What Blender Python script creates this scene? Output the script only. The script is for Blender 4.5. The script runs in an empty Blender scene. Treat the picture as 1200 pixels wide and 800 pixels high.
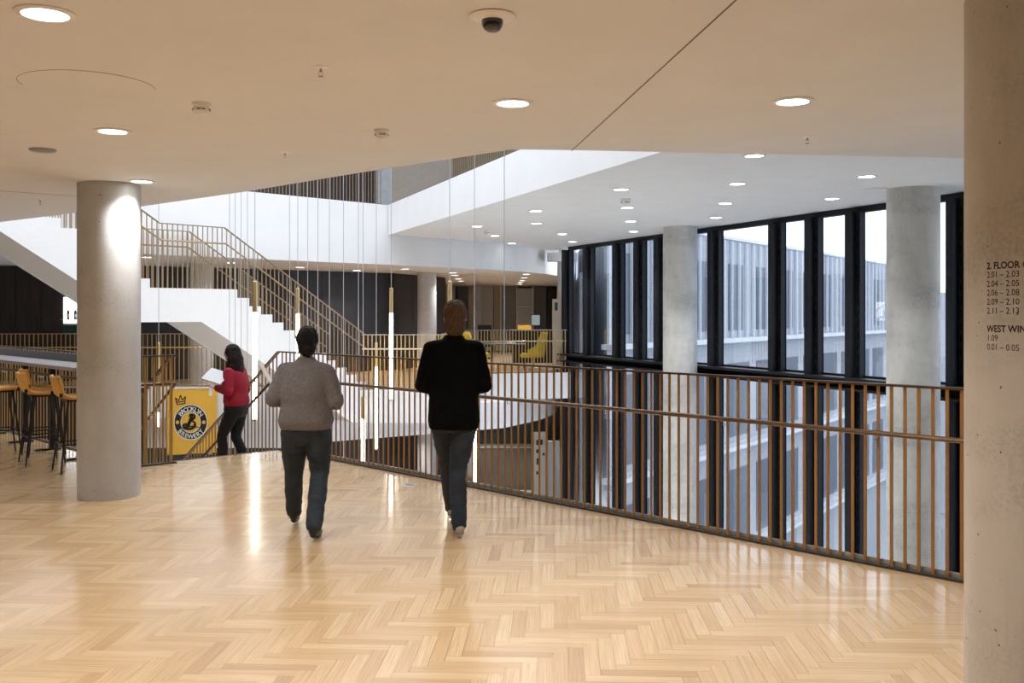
import bpy, bmesh, math, random
from mathutils import Vector, Matrix, noise
random.seed(7)
S = bpy.context.scene
COL = S.collection
EYE, F, HY = 1.67, 1150.0, 367.0

# ---------------------------------------------------------------- camera
cd = bpy.data.cameras.new('camera'); cam = bpy.data.objects.new('camera', cd); COL.objects.link(cam)
cam.location = (0, 0, EYE); cam.rotation_euler = (math.pi/2, 0, 0)
cd.sensor_width = 36; cd.lens = 36*F/1200; cd.shift_y = -(400-HY)/1200; cd.clip_start = .05; cd.clip_end = 400
S.camera = cam
# ---------------------------------------------------------------- world: bright overcast sky
W = bpy.data.worlds.new('overcast_sky'); S.world = W; W.use_nodes = True
bg = W.node_tree.nodes['Background']; bg.inputs[0].default_value = (.86, .92, 1, 1); bg.inputs[1].default_value = 2.3
S.view_settings.view_transform = 'Standard'; S.view_settings.look = 'None'; S.view_settings.gamma = 1
S.view_settings.use_curve_mapping = False; S.view_settings.exposure = 0.85
SPOT = 84.0           # power of one ceiling downlight
TUBE = 9.0            # emission of the pendant tubes
def portal(loc, rot, sx, sy):
    l = bpy.data.lights.new('daylight_portal', 'AREA'); l.shape = 'RECTANGLE'; l.size = sx; l.size_y = sy; l.energy = 10
    l.cycles.is_portal = True
    o = bpy.data.objects.new('daylight_portal', l); COL.objects.link(o); o.location = loc; o.rotation_euler = rot
portal((-3.5, 16.5, 8.7), (0, 0, 0), 11, 15)                      # roof light over the atrium
_wd = Vector((5.49, -12.7)).normalized(); _wa = math.atan2(_wd.y, _wd.x)
portal((4.75, 21.75, 0.2), (math.pi/2, 0, _wa + math.pi), 14.4, 7.4)  # window wall

# ---------------------------------------------------------------- materials
def mat(name, col, rough=.6, metal=0, noise_amt=0, nscale=8, bump=0, spec=.5, col2=None, stretch=None, emis=None, es=0, coat=0):
    m = bpy.data.materials.new(name); m.use_nodes = True; nt = m.node_tree; N = nt.nodes; L = nt.links
    b = N['Principled BSDF']
    b.inputs['Base Color'].default_value = (*col, 1); b.inputs['Roughness'].default_value = rough
    b.inputs['Metallic'].default_value = metal; b.inputs['Specular IOR Level'].default_value = spec
    b.inputs['Coat Weight'].default_value = coat
    if emis: b.inputs['Emission Color'].default_value = (*emis, 1); b.inputs['Emission Strength'].default_value = es
    tc = N.new('ShaderNodeTexCoord'); mp = N.new('ShaderNodeMapping'); L.new(tc.outputs['Object'], mp.inputs[0])
    if stretch: mp.inputs['Scale'].default_value = stretch
    nz = N.new('ShaderNodeTexNoise'); nz.inputs['Scale'].default_value = nscale; nz.inputs['Detail'].default_value = 6
    L.new(mp.outputs[0], nz.inputs['Vector'])
    if noise_amt or col2:
        r = N.new('ShaderNodeMix'); r.data_type = 'RGBA'
        c2 = col2 or tuple(c*(1-noise_amt) for c in col)
        r.inputs[6].default_value = (*col, 1); r.inputs[7].default_value = (*c2, 1)
        cr = N.new('ShaderNodeMapRange'); cr.inputs[1].default_value = .35; cr.inputs[2].default_value = .65
        L.new(nz.outputs[0], cr.inputs[0]); L.new(cr.outputs[0], r.inputs[0]); L.new(r.outputs[2], b.inputs['Base Color'])
    if bump:
        bp = N.new('ShaderNodeBump'); bp.inputs['Strength'].default_value = bump; bp.inputs['Distance'].default_value = .01
        L.new(nz.outputs[0], bp.inputs['Height']); L.new(bp.outputs[0], b.inputs['Normal'])
    return m
def concrete(name, c1, c2, cdark, seam=False):
    m = bpy.data.materials.new(name); m.use_nodes = True; nt = m.node_tree; N = nt.nodes; L = nt.links
    b = N['Principled BSDF']; b.inputs['Roughness'].default_value = .62; b.inputs['Specular IOR Level'].default_value = .35
    tc = N.new('ShaderNodeTexCoord')
    def ns(scale, det, st):
        mp = N.new('ShaderNodeMapping'); mp.inputs['Scale'].default_value = st; L.new(tc.outputs['Object'], mp.inputs[0])
        n = N.new('ShaderNodeTexNoise'); n.inputs['Scale'].default_value = scale; n.inputs['Detail'].default_value = det
        n.inputs['Roughness'].default_value = .65; L.new(mp.outputs[0], n.inputs['Vector']); return n
    def rng(src, a, z):
        r = N.new('ShaderNodeMapRange'); r.inputs[1].default_value = a; r.inputs[2].default_value = z; L.new(src, r.inputs[0]); return r.outputs[0]
    def mix(f, a, c):
        r = N.new('ShaderNodeMix'); r.data_type = 'RGBA'; L.new(f, r.inputs[0])
        (L.new(a, r.inputs[6]) if not isinstance(a, tuple) else setattr(r.inputs[6], 'default_value', (*a, 1)))
        r.inputs[7].default_value = (*c, 1); return r.outputs[2]
    big = ns(2.2, 5, (1, 1, .35)); band = ns(1.5, 3, (.5, .5, 1.3)); fine = ns(60, 4, (1, 1, 1)); pit = ns(38, 1, (1, 1, 1))
    c = mix(rng(big.outputs[0], .38, .66), c1, c2)
    mm = N.new('ShaderNodeMath'); mm.operation = 'MULTIPLY'
    L.new(rng(band.outputs[0], .46, .72), mm.inputs[0]); L.new(rng(fine.outputs[0], .4, .62), mm.inputs[1])
    c = mix(mm.outputs[0], c, cdark)
    c = mix(rng(pit.outputs[0], .77, .79), c, tuple(x*.35 for x in cdark))
    L.new(c, b.inputs['Base Color'])
    bp = N.new('ShaderNodeBump'); bp.inputs['Strength'].default_value = .12; bp.inputs['Distance'].default_value = .006
    L.new(fine.outputs[0], bp.inputs['Height']); L.new(bp.outputs[0], b.inputs['Normal'])
    return m
def wood(name, per_object):
    m = bpy.data.materials.new(name); m.use_nodes = True; nt = m.node_tree; N = nt.nodes; L = nt.links
    b = N['Principled BSDF']; b.inputs['Specular IOR Level'].default_value = .5
    if per_object:
        rnd = N.new('ShaderNodeObjectInfo').outputs['Random']
    else:
        a = N.new('ShaderNodeAttribute'); a.attribute_name = 'tone'; rnd = a.outputs['Fac']
    uv = N.new('ShaderNodeUVMap'); uv.uv_map = 'UVMap'
    off = N.new('ShaderNodeMath'); off.operation = 'MULTIPLY'; L.new(rnd, off.inputs[0]); off.inputs[1].default_value = 91.7
    cb = N.new('ShaderNodeCombineXYZ'); L.new(off.outputs[0], cb.inputs[0]); L.new(off.outputs[0], cb.inputs[1]); L.new(off.outputs[0], cb.inputs[2])
    add = N.new('ShaderNodeVectorMath'); add.operation = 'ADD'; L.new(uv.outputs[0], add.inputs[0]); L.new(cb.outputs[0], add.inputs[1])
    def ns(sx, sy, det):
        mp = N.new('ShaderNodeMapping'); mp.inputs['Scale'].default_value = (sx, sy, 1); L.new(add.outputs[0], mp.inputs[0])
        n = N.new('ShaderNodeTexNoise'); n.inputs['Scale'].default_value = 1; n.inputs['Detail'].default_value = det; L.new(mp.outputs[0], n.inputs['Vector']); return n
    strip = ns(3.0, 190, 1.5); grain = ns(14, 520, 3)
    ramp = N.new('ShaderNodeValToRGB'); L.new(rnd, ramp.inputs[0]); e = ramp.color_ramp.elements
    e[0].position = 0; e[0].color = (.50, .32, .165, 1)
    e[1].position = 1; e[1].color = (.665, .48, .28, 1)
    for p, c in ((.06, (.565, .375, .195)), (.4, (.60, .41, .22)), (.75, (.635, .445, .25))):
        x = e.new(p); x.color = (*c, 1)
    def mul(colr, src, lo, hi):
        r = N.new('ShaderNodeMapRange'); r.inputs[1].default_value = .3; r.inputs[2].default_value = .7; r.inputs[3].default_value = lo; r.inputs[4].default_value = hi
        L.new(src, r.inputs[0]); v = N.new('ShaderNodeVectorMath'); v.operation = 'SCALE'; L.new(colr, v.inputs[0]); L.new(r.outputs[0], v.inputs['Scale']); return v.outputs[0]
    c = mul(ramp.outputs[0], strip.outputs[0], .84, 1.10); c = mul(c, grain.outputs[0], .95, 1.04)
    L.new(c, b.inputs['Base Color'])
    rr = N.new('ShaderNodeMapRange'); rr.inputs[1].default_value = .3; rr.inputs[2].default_value = .7; rr.inputs[3].default_value = .21; rr.inputs[4].default_value = .25
    L.new(strip.outputs[0], rr.inputs[0]); L.new(rr.outputs[0], b.inputs['Roughness'])
    b.inputs['Coat Weight'].default_value = .6; b.inputs['Coat Roughness'].default_value = .11
    bp = N.new('ShaderNodeBump'); bp.inputs['Strength'].default_value = .02; bp.inputs['Distance'].default_value = .001
    L.new(strip.outputs[0], bp.inputs['Height']); L.new(bp.outputs[0], b.inputs['Normal'])
    return m
def glassmat(name, tint=(.93, .95, .97), ior=.06):
    m = bpy.data.materials.new(name); m.use_nodes = True; nt = m.node_tree; N = nt.nodes; L = nt.links
    N.remove(N['Principled BSDF']); out = N['Material Output']
    t = N.new('ShaderNodeBsdfTransparent'); t.inputs[0].default_value = (*tint, 1)
    g = N.new('ShaderNodeBsdfGlossy'); g.inputs['Roughness'].default_value = .01; g.inputs[0].default_value = (1, 1, 1, 1)
    lw = N.new('ShaderNodeLayerWeight'); lw.inputs[0].default_value = .5      # Schlick reflectance, alike on both faces
    pw = N.new('ShaderNodeMath'); pw.operation = 'POWER'; pw.inputs[1].default_value = 4; L.new(lw.outputs['Facing'], pw.inputs[0])
    fr = N.new('ShaderNodeMath'); fr.operation = 'MULTIPLY_ADD'; fr.inputs[1].default_value = .9-ior; fr.inputs[2].default_value = ior; L.new(pw.outputs[0], fr.inputs[0])
    mx = N.new('ShaderNodeMixShader'); L.new(fr.outputs[0], mx.inputs[0]); L.new(t.outputs[0], mx.inputs[1]); L.new(g.outputs[0], mx.inputs[2]); L.new(mx.outputs[0], out.inputs[0])
    return m
M = dict(
 ceil=mat('beige_ceiling_plaster', (.765, .762, .765), .85, noise_amt=.03, nscale=3, bump=.03),
 joint=mat('ceiling_joint_shadow_gap', (.16, .13, .10), .8),
 white=mat('white_plaster', (.835, .84, .85), .7, noise_amt=.03, nscale=2),
 stairwhite=mat('white_stair_panel', (.86, .855, .85), .5, noise_amt=.02),
 soffitwarm=mat('warm_stair_soffit', (.90, .85, .80), .8),
 black=mat('black_wall_panel', (.022, .021, .027), .45, col2=(.034, .030, .034), nscale=3, stretch=(4, 4, .3)),
 darkwood=mat('dark_brown_wall_panel', (.040, .026, .020), .5, col2=(.020, .014, .012), nscale=2.5, stretch=(5, 5, .4)),
 olive=mat('olive_brown_wall', (.13, .115, .085), .6, noise_amt=.5, nscale=3, stretch=(5, 5, .2)),
 brass=mat('bronze_rail_bar', (.45, .235, .072), .42, .55, noise_amt=.25, nscale=3, stretch=(1, 1, .6)),
 brassg=mat('gold_rail_bar', (.72, .50, .20), .35, .75, noise_amt=.12, nscale=3),
 brassd=mat('dark_bronze_rail', (.13, .075, .033), .32, .6, noise_amt=.2),
 brassl=mat('stair_bronze_bar', (.40, .29, .17), .4, .6, noise_amt=.15),
 brasst=mat('brass_tube', (.74, .55, .27), .3, .85),
 steel=mat('brushed_steel', (.55, .55, .53), .35, .8),
 edge=mat('dark_floor_edge', (.03, .026, .024), .5),
 frame=mat('anthracite_window_frame', (.0125, .0135, .0175), .5, 0, noise_amt=.15, spec=.2),
 frame2=mat('anthracite_vent_panel', (.003, .003, .004), .6, spec=.1),
 glass=glassmat('window_glass', (.70, .73, .77), .06),
 clear=glassmat('clear_partition_glass', (.9, .93, .93), .05),
 conc=concrete('pale_concrete', (.56, .565, .57), (.47, .475, .48), (.36, .36, .36)),
 conc2=concrete('weathered_concrete', (.64, .64, .615), (.50, .50, .48), (.22, .22, .215)),
 concw=concrete('warm_concrete', (.57, .525, .455), (.47, .43, .37), (.35, .315, .27)),
 woodp=wood('oak_plank_wood', True), wood=wood('oak_parquet_wood', False),
 wfloor=mat('oak_floor_far', (.58, .40, .25), .3, noise_amt=.25, nscale=4, stretch=(1, 6, 1)),
 lfloor=mat('lower_floor_pale', (.66, .64, .61), .35, noise_amt=.1),
 snow=mat('pale_courtyard', (.25, .26, .275), .8, noise_amt=.08, nscale=.8),
 fac=mat('pale_facade_panel', (.38, .395, .42), .5, noise_amt=.06), facl=mat('facade_ledge', (.60, .62, .65), .5), facd=mat('facade_dark_window', (.10, .115, .14), .3),
 lampw=mat('lit_diffuser', (1, 1, 1), .5, emis=(1, .97, .92), es=5), trimw=mat('white_lamp_trim', (.8, .78, .75), .4),
 tube=mat('lit_tube', (1, 1, 1), .5, emis=(1, .90, .74), es=TUBE),
 cable=mat('grey_steel_cable', (.50, .51, .53), .4, .4), plastic=mat('white_plastic', (.88, .86, .84), .35), dome=mat('smoked_dome', (.012, .012, .014), .06, coat=1),
 chrome=mat('chrome', (.7, .7, .7), .12, 1), dark=mat('dark_slot', (.01, .01, .01), .6),
 greytop=mat('grey_counter_top', (.30, .295, .30), .35, noise_amt=.08), greydark=mat('dark_grey_upstand', (.155, .15, .155), .45), blackm=mat('black_steel', (.010, .010, .011), .35, .3),
 yellow=mat('yellow_leather', (.70, .36, .065), .42, noise_amt=.2, nscale=6, bump=.1), yellow2=mat('yellow_fabric', (.64, .47, .035), .8, noise_amt=.15, nscale=30, bump=.1),
 banner=mat('yellow_banner_cloth', (.92, .52, .07), .65, noise_amt=.04), ink=mat('black_print', (.012, .012, .013), .6), wprint=mat('white_print', (.85, .85, .83), .6),
 text=mat('dark_lettering', (.045, .033, .025), .55), beige=mat('beige_panel', (.56, .49, .41), .6, noise_amt=.06), brown=mat('taupe_desk_front', (.17, .135, .11), .6, noise_amt=.2, nscale=2),
 lit=mat('backlit_shelf_panel', (1, 1, 1), .5, emis=(.93, .96, 1), es=2.2), green=mat('dark_teal_panel', (.01, .075, .065), .4), bottle=mat('green_bottle_glass', (.01, .16, .05), .1, coat=1),
 skin=mat('skin', (.47, .26, .18), .5, noise_amt=.08, nscale=20), hairk=mat('black_hair', (.006, .005, .005), .55, spec=.25, noise_amt=.5, nscale=30, stretch=(6, 6, .6), bump=.5),
 hairb=mat('auburn_hair', (.115, .068, .042), .7, spec=.2, noise_amt=.55, nscale=30, stretch=(6, 6, .6), bump=.5), hairl=mat('dark_brown_hair', (.020, .011, .008), .6, spec=.2, noise_amt=.6, nscale=24, stretch=(6, 6, .6), bump=.6),
 sweater=mat('grey_knit', (.165, .155, .158), .95, noise_amt=.22, nscale=60, bump=.35), jean=mat('dark_slate_denim', (.018, .027, .038), .8, noise_amt=.35, nscale=10, bump=.15),
 jacket=mat('black_jacket_cloth', (.0018, .0018, .0022), .95, spec=.12, noise_amt=.3, nscale=14), jeang=mat('charcoal_blue_denim', (.016, .024, .036), .85, noise_amt=.35, nscale=9, bump=.15),
 red=mat('crimson_knit', (.36, .012, .035), .9, noise_amt=.2, nscale=50, bump=.3), blackt=mat('black_trousers_cloth', (.007, .006, .007), .8, noise_amt=.4, nscale=14, stretch=(1, 1, 6)),
 shoe=mat('black_shoe_leather', (.010, .010, .010), .4), shoet=mat('tan_suede_shoe', (.27, .225, .19), .7), sole=mat('pale_sole', (.45, .40, .34), .7),
 paper=mat('white_paper', (.78, .78, .78), .6), tablet=mat('silver_tablet', (.40, .39, .38), .35, .3), screen=mat('screen_glow', (.05, .05, .05), .3, emis=(.45, .55, .55), es=.25),
 greyp=mat('grey_partition', (.30, .31, .32), .5, noise_amt=.1), whitep=mat('white_partition_frame', (.85, .85, .86), .5), eye=mat('eye_white', (.7, .7, .68), .2), lip=mat('lips', (.36, .12, .10), .4),
)

# ---------------------------------------------------------------- helpers
def px(x, y, z):                       # photo point lying at a known height z -> world point
    Y = F*(EYE-z)/(y-HY); return Vector(((x-600)*Y/F, Y, z))
def tag(o, label=None, cat=None, group=None, kind=None):
    if label: o['label'] = label
    if cat: o['category'] = cat
    if group: o['group'] = group
    if kind: o['kind'] = kind
    return o
def empty(name, loc=(0, 0, 0), rz=0, label=None, cat=None, group=None):
    o = bpy.data.objects.new(name, None); COL.objects.link(o); o.location = loc; o.rotation_euler = (0, 0, rz); o.empty_display_size = .1
    return tag(o, label, cat, group)
def place(name, me, parent=None, loc=(0, 0, 0), rz=0, sc=None):
    o = bpy.data.objects.new(name, me); COL.objects.link(o); o.location = loc; o.rotation_euler = (0, 0, rz)
    if parent: o.parent = parent
    if sc: o.scale = sc
    return o
class MB:
    def __init__(s): s.v = []; s.f = []; s.mi = []; s.cur = 0
    def add(s, vs, fs):
        b = len(s.v); s.v += [tuple(v) for v in vs]; s.f += [tuple(b+i for i in f) for f in fs]; s.mi += [s.cur]*len(fs)
    def box(s, x0, y0, z0, x1, y1, z1, m=None):
        vs = [Vector(p) for p in ((x0,y0,z0),(x1,y0,z0),(x1,y1,z0),(x0,y1,z0),(x0,y0,z1),(x1,y0,z1),(x1,y1,z1),(x0,y1,z1))]
        if m: vs = [m @ v for v in vs]
        s.add(vs, ((0,3,2,1),(4,5,6,7),(0,1,5,4),(1,2,6,5),(2,3,7,6),(3,0,4,7))); return s
    def bar(s, a, b, w, h):            # bar from a to b, width w across (horizontal), height h, centred
        a = Vector(a); b = Vector(b); d = (b-a).normalized(); up = Vector((0, 0, 1))
        if abs(d.z) > .99: up = Vector((0, 1, 0))
        r = d.cross(up).normalized()*w/2; u = r.cross(d).normalized()*h/2
        vs = [a-r-u, a+r-u, a+r+u, a-r+u, b-r-u, b+r-u, b+r+u, b-r+u]
        s.add(vs, ((0,1,2,3),(7,6,5,4),(0,4,5,1),(1,5,6,2),(2,6,7,3),(3,7,4,0))); return s
    def prism(s, poly, z0, z1, side=0, bot=0, top=0):
        n = len(poly); ar = sum(poly[i][0]*poly[(i+1)%n][1]-poly[(i+1)%n][0]*poly[i][1] for i in range(n))
        if ar < 0: poly = poly[::-1]
        b = len(s.v); s.v += [(p[0], p[1], z0) for p in poly]+[(p[0], p[1], z1) for p in poly]
        s.f.append(tuple(b+i for i in range(n))[::-1]); s.mi.append(bot)
        s.f.append(tuple(b+n+i for i in range(n))); s.mi.append(top)
        for i in range(n):
            j = (i+1) % n; s.f.append((b+i, b+j, b+n+j, b+n+i)); s.mi.append(side)
        return s
    def tube(s, pts, r, n=10, cap=True):
        pts = [Vector(p) for p in pts]; rs = r if isinstance(r, (list, tuple)) else [r]*len(pts); rings = []; pu = None
        for i, p in enumerate(pts):
            d = (pts[min(i+1, len(pts)-1)]-pts[max(i-1, 0)]).normalized()
            a = pu if pu is not None and abs(pu.dot(d)) < .95 else (Vector((0, 0, 1)) if abs(d.z) < .9 else Vector((1, 0, 0)))
            a = (a-d*a.dot(d)).normalized(); pu = a; c = d.cross(a)
            rings.append([p+(a*math.cos(t)+c*math.sin(t))*rs[i] for t in [2*math.pi*k/n for k in range(n)]])
        fs = []; vs = [v for rg in rings for v in rg]
        for i in range(len(pts)-1):
            for k in range(n):
                k2 = (k+1) % n; fs.append((i*n+k, i*n+k2, (i+1)*n+k2, (i+1)*n+k))
        if cap: fs += [tuple(range(n))[::-1], tuple((len(pts)-1)*n+k for k in range(n))]
        s.add(vs, fs); return s
    def lathe(s, prof, n=24, c=(0, 0)):     # prof: (r,z) list
        fs = []; vs = [(c[0]+r*math.cos(2*math.pi*k/n), c[1]+r*math.sin(2*math.pi*k/n), z) for r, z in prof for k in range(n)]
        for i in range(len(prof)-1):
            for k in range(n):
                k2 = (k+1) % n; fs.append((i*n+k, i*n+k2, (i+1)*n+k2, (i+1)*n+k))
        fs += [tuple(range(n))[::-1], tuple((len(prof)-1)*n+k for k in range(n))]
        s.add(vs, fs); return s
    def rings(s, rg):                       # list of equal-length vertex rings
        n = len(rg[0]); fs = []
        for i in range(len(rg)-1):
            for k in range(n):
                k2 = (k+1) % n; fs.append((i*n+k, i*n+k2, (i+1)*n+k2, (i+1)*n+k))
        fs += [tuple(range(n))[::-1], tuple((len(rg)-1)*n+k for k in range(n))]
        s.add([v for r in rg for v in r], fs); return s
    def ell(s, c, rx, ry, rz, n=16, m=None):
        rg = []
        for i in range(1, n//2):
            t = math.pi*i/(n//2); r = [Vector((rx*math.sin(t)*math.cos(2*math.pi*k/n), ry*math.sin(t)*math.sin(2*math.pi*k/n), -rz*math.cos(t))) for k in range(n)]
            rg.append([Vector(c)+((m @ v) if m else v) for v in r])
        return s.rings(rg)
    def mesh(s, name, mats, smooth=False, fixn=False):
        me = bpy.data.meshes.new(name); me.from_pydata(s.v, [], s.f)
        for m in (mats if isinstance(mats, (list, tuple)) else [mats]): me.materials.append(m)
        me.polygons.foreach_set('material_index', s.mi)
        bm = bmesh.new(); bm.from_mesh(me)
        bmesh.ops.recalc_face_normals(bm, faces=bm.faces); bm.to_mesh(me); bm.free()
        if smooth:
            me.polygons.foreach_set('use_smooth', [True]*len(me.polygons)); me.set_sharp_from_angle(angle=math.radians(40))
        me.update(); return me
    def obj(s, name, mats, parent=None, smooth=False, loc=(0, 0, 0), rz=0):
        return place(name, s.mesh(name, mats, smooth), parent, loc, rz)
def struct(name, mb, mats, **k): return tag(mb.obj(name, mats, **k), kind='structure')
def bevel(o, w=.004, seg=2):
    b = o.modifiers.new('bevel', 'BEVEL'); b.width = w; b.segments = seg; b.limit_method = 'ANGLE'; return o

# ---------------------------------------------------------------- plan geometry
U = Vector((.6898, -.724)); V = Vector((.724, .6898))
def ab(a, b, z=None):
    p = U*a+V*b; return p if z is None else Vector((p.x, p.y, z))
B0, B1, AK = 4.446, 6.256, -10.66        # left rail line, main rail line, stair nosing
FL = 4.30                                 # storey height
# ---------------------------------------------------------------- large structure
edge_near = [(-9.7, 15.2), (-8.02, 13.79), (-5.05, 11.47), (-4.12, 10.86), (-2.63, 9.56), (-1.31, 8.27), (0, 7.07), (.43, 7.10), (3.44, 7.46), (9.9, 8.2)]
ceiling = struct('ceiling', MB().prism(edge_near+[(12, 3.85), (12, -6), (-16, -6), (-16, 15.2)], 2.85, FL, 1, 0, 1), [M['ceil'], M['white']])
soff = [(-3.0, 23.8), (3.34, 7.50), (10.15, 8.3), (1.60, 28.1), (1.45, 30.8), (.99, 29.3), (-.75, 26.2)]
struct('ceiling_white', MB().prism(soff, 3.57, FL-.001), [M['white']])
back = [(-3.02, 23.82), (-7.5, 19.35), (-12.4, 14.45), (-16, 14.45+.8), (-16, 46), (3, 46), (1.7, 30.9), (1.37, 30.8), (.99, 29.2), (-.75, 26.1)]
back = [(-3.02, 23.82), (-7.5, 19.35), (-11.6, 15.25), (-16, 15.25), (-16, 46), (3, 46), (1.7, 30.9), (1.37, 30.8), (.99, 29.2), (.15, 27.55), (-.75, 26.15), (-1.9, 24.85)]
struct('ceiling_gallery', MB().prism(back, 2.85, FL-.002, 1, 0, 1), [M['ceil'], M['white']])
# near floor slab (under the planks), gallery floor, lower floor
fa = [ab(AK-9, B0), ab(AK+.15, B0), ab(AK, B0+.42), ab(AK, B1), ab(6.5, B1)]
floor_poly = [tuple(p) for p in fa]+[(12, 0), (12, -6), (-16, -6), (-16, fa[0].y)]
floor = struct('floor', MB().prism(floor_poly, -.73, -.012, 0, 0, 1), [M['white'], M['wfloor']])
gal = [(-16, 22.5), (-4.3, 22.4), (-3.3, 21.5), (-1.52, 21.5), (-1.42, 27.0), (1.65, 27.75), (2.9, 46), (-16, 46)]
struct('floor_gallery', MB().prism(gal, -.73, 0, 0, 0, 1), [M['white'], M['wfloor']])
band = [(-16, 22.75), (-5.2, 22.75), (-4.36, 23.9), (-1.78, 25.6), (-.23, 26.7), (.8, 28.7), (1.32, 30.4), (2.6, 46), (-16, 46)]
struct('trim_gallery_band', MB().prism(band, -1.45, -.731, 0, 1, 0), [M['white'], M['ceil']])
struct('trim_dark_slab_face', MB().box(-16, 22.40, -1.45, -8.35, 22.49, -.03), M['darkwood'])
struct('floor_lower', MB().prism([(-16, -6), (12, -6), (12, 3.85), (7.55, 14.2), (1.66, 27.9), (1.95, 28.3), (2.75, 44), (3, 46), (-16, 46)], -4.5, -FL), M['lfloor'])
# walls
def wall(name, pts, z0, z1, m, t=.2):
    mb = MB(); pts = [Vector(p) for p in pts]
    for a, b in zip(pts, pts[1:]):
        d = (b-a).normalized(); n = Vector((-d.y, d.x))*t
        mb.prism([a, b, b+n, a+n], z0, z1)
    return struct(name, mb, m)
# black gallery walls clad in panels, each panel a piece
def panelwall(name, pts, z0, z1, m, w, rows):
    root = wall(name, pts, z0, z1, m); pts = [Vector(p) for p in pts]; n_ = 0
    for a, b in zip(pts, pts[1:]):
        L_ = (b-a).length; k = max(1, round(L_/w)); pw = L_/k; d = (b-a).normalized(); ang = math.atan2(d.y, d.x)
        zz = [z0]+rows+[z1]
        for q0, q1 in zip(zz, zz[1:]):
            me = MB().box(.008, -.02, q0+.008, pw-.008, 0, q1-.008).mesh('panel', m)
            for i in range(k):
                p = a+d*pw*i; place('panel', me, root, (p.x, p.y, random.uniform(-.001, .001)), ang)
    return root
panelwall('wall_back_left', [(-16, 24.3), (-9.2, 24.35)], 0, 2.85, M['darkwood'], .62, [1.2])
panelwall('wall_back', [(-9.2, 24.35), (-6.2, 26.6), (-3.5, 28.9), (-2.2, 32.3)], 0, 2.85, M['black'], 1.15, [2.1])
panelwall('wall_lower_back', [(-13, 23.4), (-9.2, 24.35), (-6.2, 26.6), (-3.5, 28.9), (-2.2, 32.3)], -FL, -1.45, M['black'], .6, [])
wall('wall_gallery_end', [(-4, 43.5), (3, 43.5)], -FL, 2.85, M['greyp'])
wall('wall_gallery_side', [(2.75, 44), (1.95, 28.3)], -FL, 2.85, M['greyp'], .1)
wall('wall_left', [(-16, -6), (-16, 46)], -4.5, 8.6, M['white'])
wall('wall_rear', [(12, -6), (-16, -6)], -4.5, 8.6, M['white'])
wall('wall_right', [(7.55, 14.2), (9.77, 9), (12, 3.85), (12, -6)], -4.5, 8.6, M['white'], -.2)
wall('wall_far', [(-16, 46), (3, 46)], -4.5, 8.6, M['white'])
wall('wall_above_windows', [(1.4, 30.8), (1.62, 28.1), (7.55, 14.2)], 3.57, 8.6, M['white'], .15)
wall('wall_upper_back', [(-16, 17.5), (-10.5, 19.5), (-3.66, 26.6)], FL, 8.6, M['black'])
wall('wall_upper_right', [(-3.66, 26.6), (-1.2, 26.9)], FL, 8.6, M['greyp'])
wall('wall_upper_olive', [(-1.6, 26.6), (4.6, 10.5)], FL, 8.6, M['olive'])
mb = MB(); mb.prism([(-16,-6),(12,-6),(12,3.85),(9.77,9),(-16,9)], 8.6, 8.9); mb.prism([(-16,9),(-9,9),(-9,24),(-16,24)], 8.6, 8.9)
mb.prism([(2,9),(9.77,9),(3.29,24),(2,24)], 8.6, 8.9); mb.prism([(-16,24),(3.29,24),(1.56,28),(3,46),(-16,46)], 8.6, 8.9)
struct('ceiling_roof', mb, M['white'])
struct('trim_roof_light', MB().box(-9, 16.4, 8.6, 2, 16.5, 8.9).box(-3.6, 9, 8.6, -3.5, 24, 8.9), M['white'])

# ---------------------------------------------------------------- parquet
th = math.radians(2.7); PA = Vector((math.sin(th), math.cos(th))); PQ = Vector((PA.y, -PA.x)); Wd, Ln = .0743, .4458; GAP = .0006
def clip(poly, f):
    out = []
    for i in range(len(poly)):
        p, q = poly[i], poly[(i+1) % len(poly)]; a, b = f(p), f(q)
        if a >= 0: out.append(p)
        if (a >= 0) != (b >= 0): out.append(p.lerp(q, a/(a-b)))
    return out
regions = [[lambda p: B0-p.xy.dot(V)],
           [lambda p: p.xy.dot(V)-B0, lambda p: B1-p.xy.dot(V), lambda p: p.xy.dot(U)-AK]]
_t = Vector((.4354, 5.047)); OFF = Vector((_t.dot(PQ)-Ln, _t.dot(PA)-Wd))      # a joint seen in the photo fixes the phase
planks = []
for m_ in range(-24, 30):
    for k in range(-200, 200):
        for vert in (0, 1):
            ox = OFF.x+k*Wd+m_*Ln+(Ln if vert else 0); oy = OFF.y+k*Wd-m_*Ln+(Wd-Ln if vert else 0)
            w, h = (Wd, Ln) if vert else (Ln, Wd)
            cx, cy = ox+w/2, oy+h/2; c = PQ*cx+PA*cy
            if c.y < 3.7 or c.y > 16 or c.x < -.5217*c.y-.9 or c.x > .5217*c.y+.9: continue
            cor = [PQ*(ox+i)+PA*(oy+j) for i, j in ((GAP, GAP), (w-GAP, GAP), (w-GAP, h-GAP), (GAP, h-GAP))]
            uvs = [(i, j) if not vert else (j, i) for i, j in ((0, 0), (w, 0), (w, h), (0, h))]
            poly = [Vector((p.x, p.y, 0)) for p in cor]
            ins = None
            for ri, rg in enumerate(regions):
                vals = [min(f(p) for p in poly) for f in rg]
                if min(vals) >= 0: ins = ri
            a0 = 0
            if ins is not None:
                P2 = [Vector((600+F*p.x/p.y, HY+F*EYE/p.y, 0)) for p in poly]
                for f in (lambda q: q.x, lambda q: 1131-q.x, lambda q: 800-q.y): P2 = clip(P2, f) if P2 else P2
                if len(P2) > 2: a0 = abs(sum(P2[i].x*P2[(i+1) % len(P2)].y-P2[(i+1) % len(P2)].x*P2[i].y for i in range(len(P2))))/2
            planks.append((a0, vert, c, poly, uvs, ins))
planks.sort(key=lambda t: -t[0])
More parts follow.
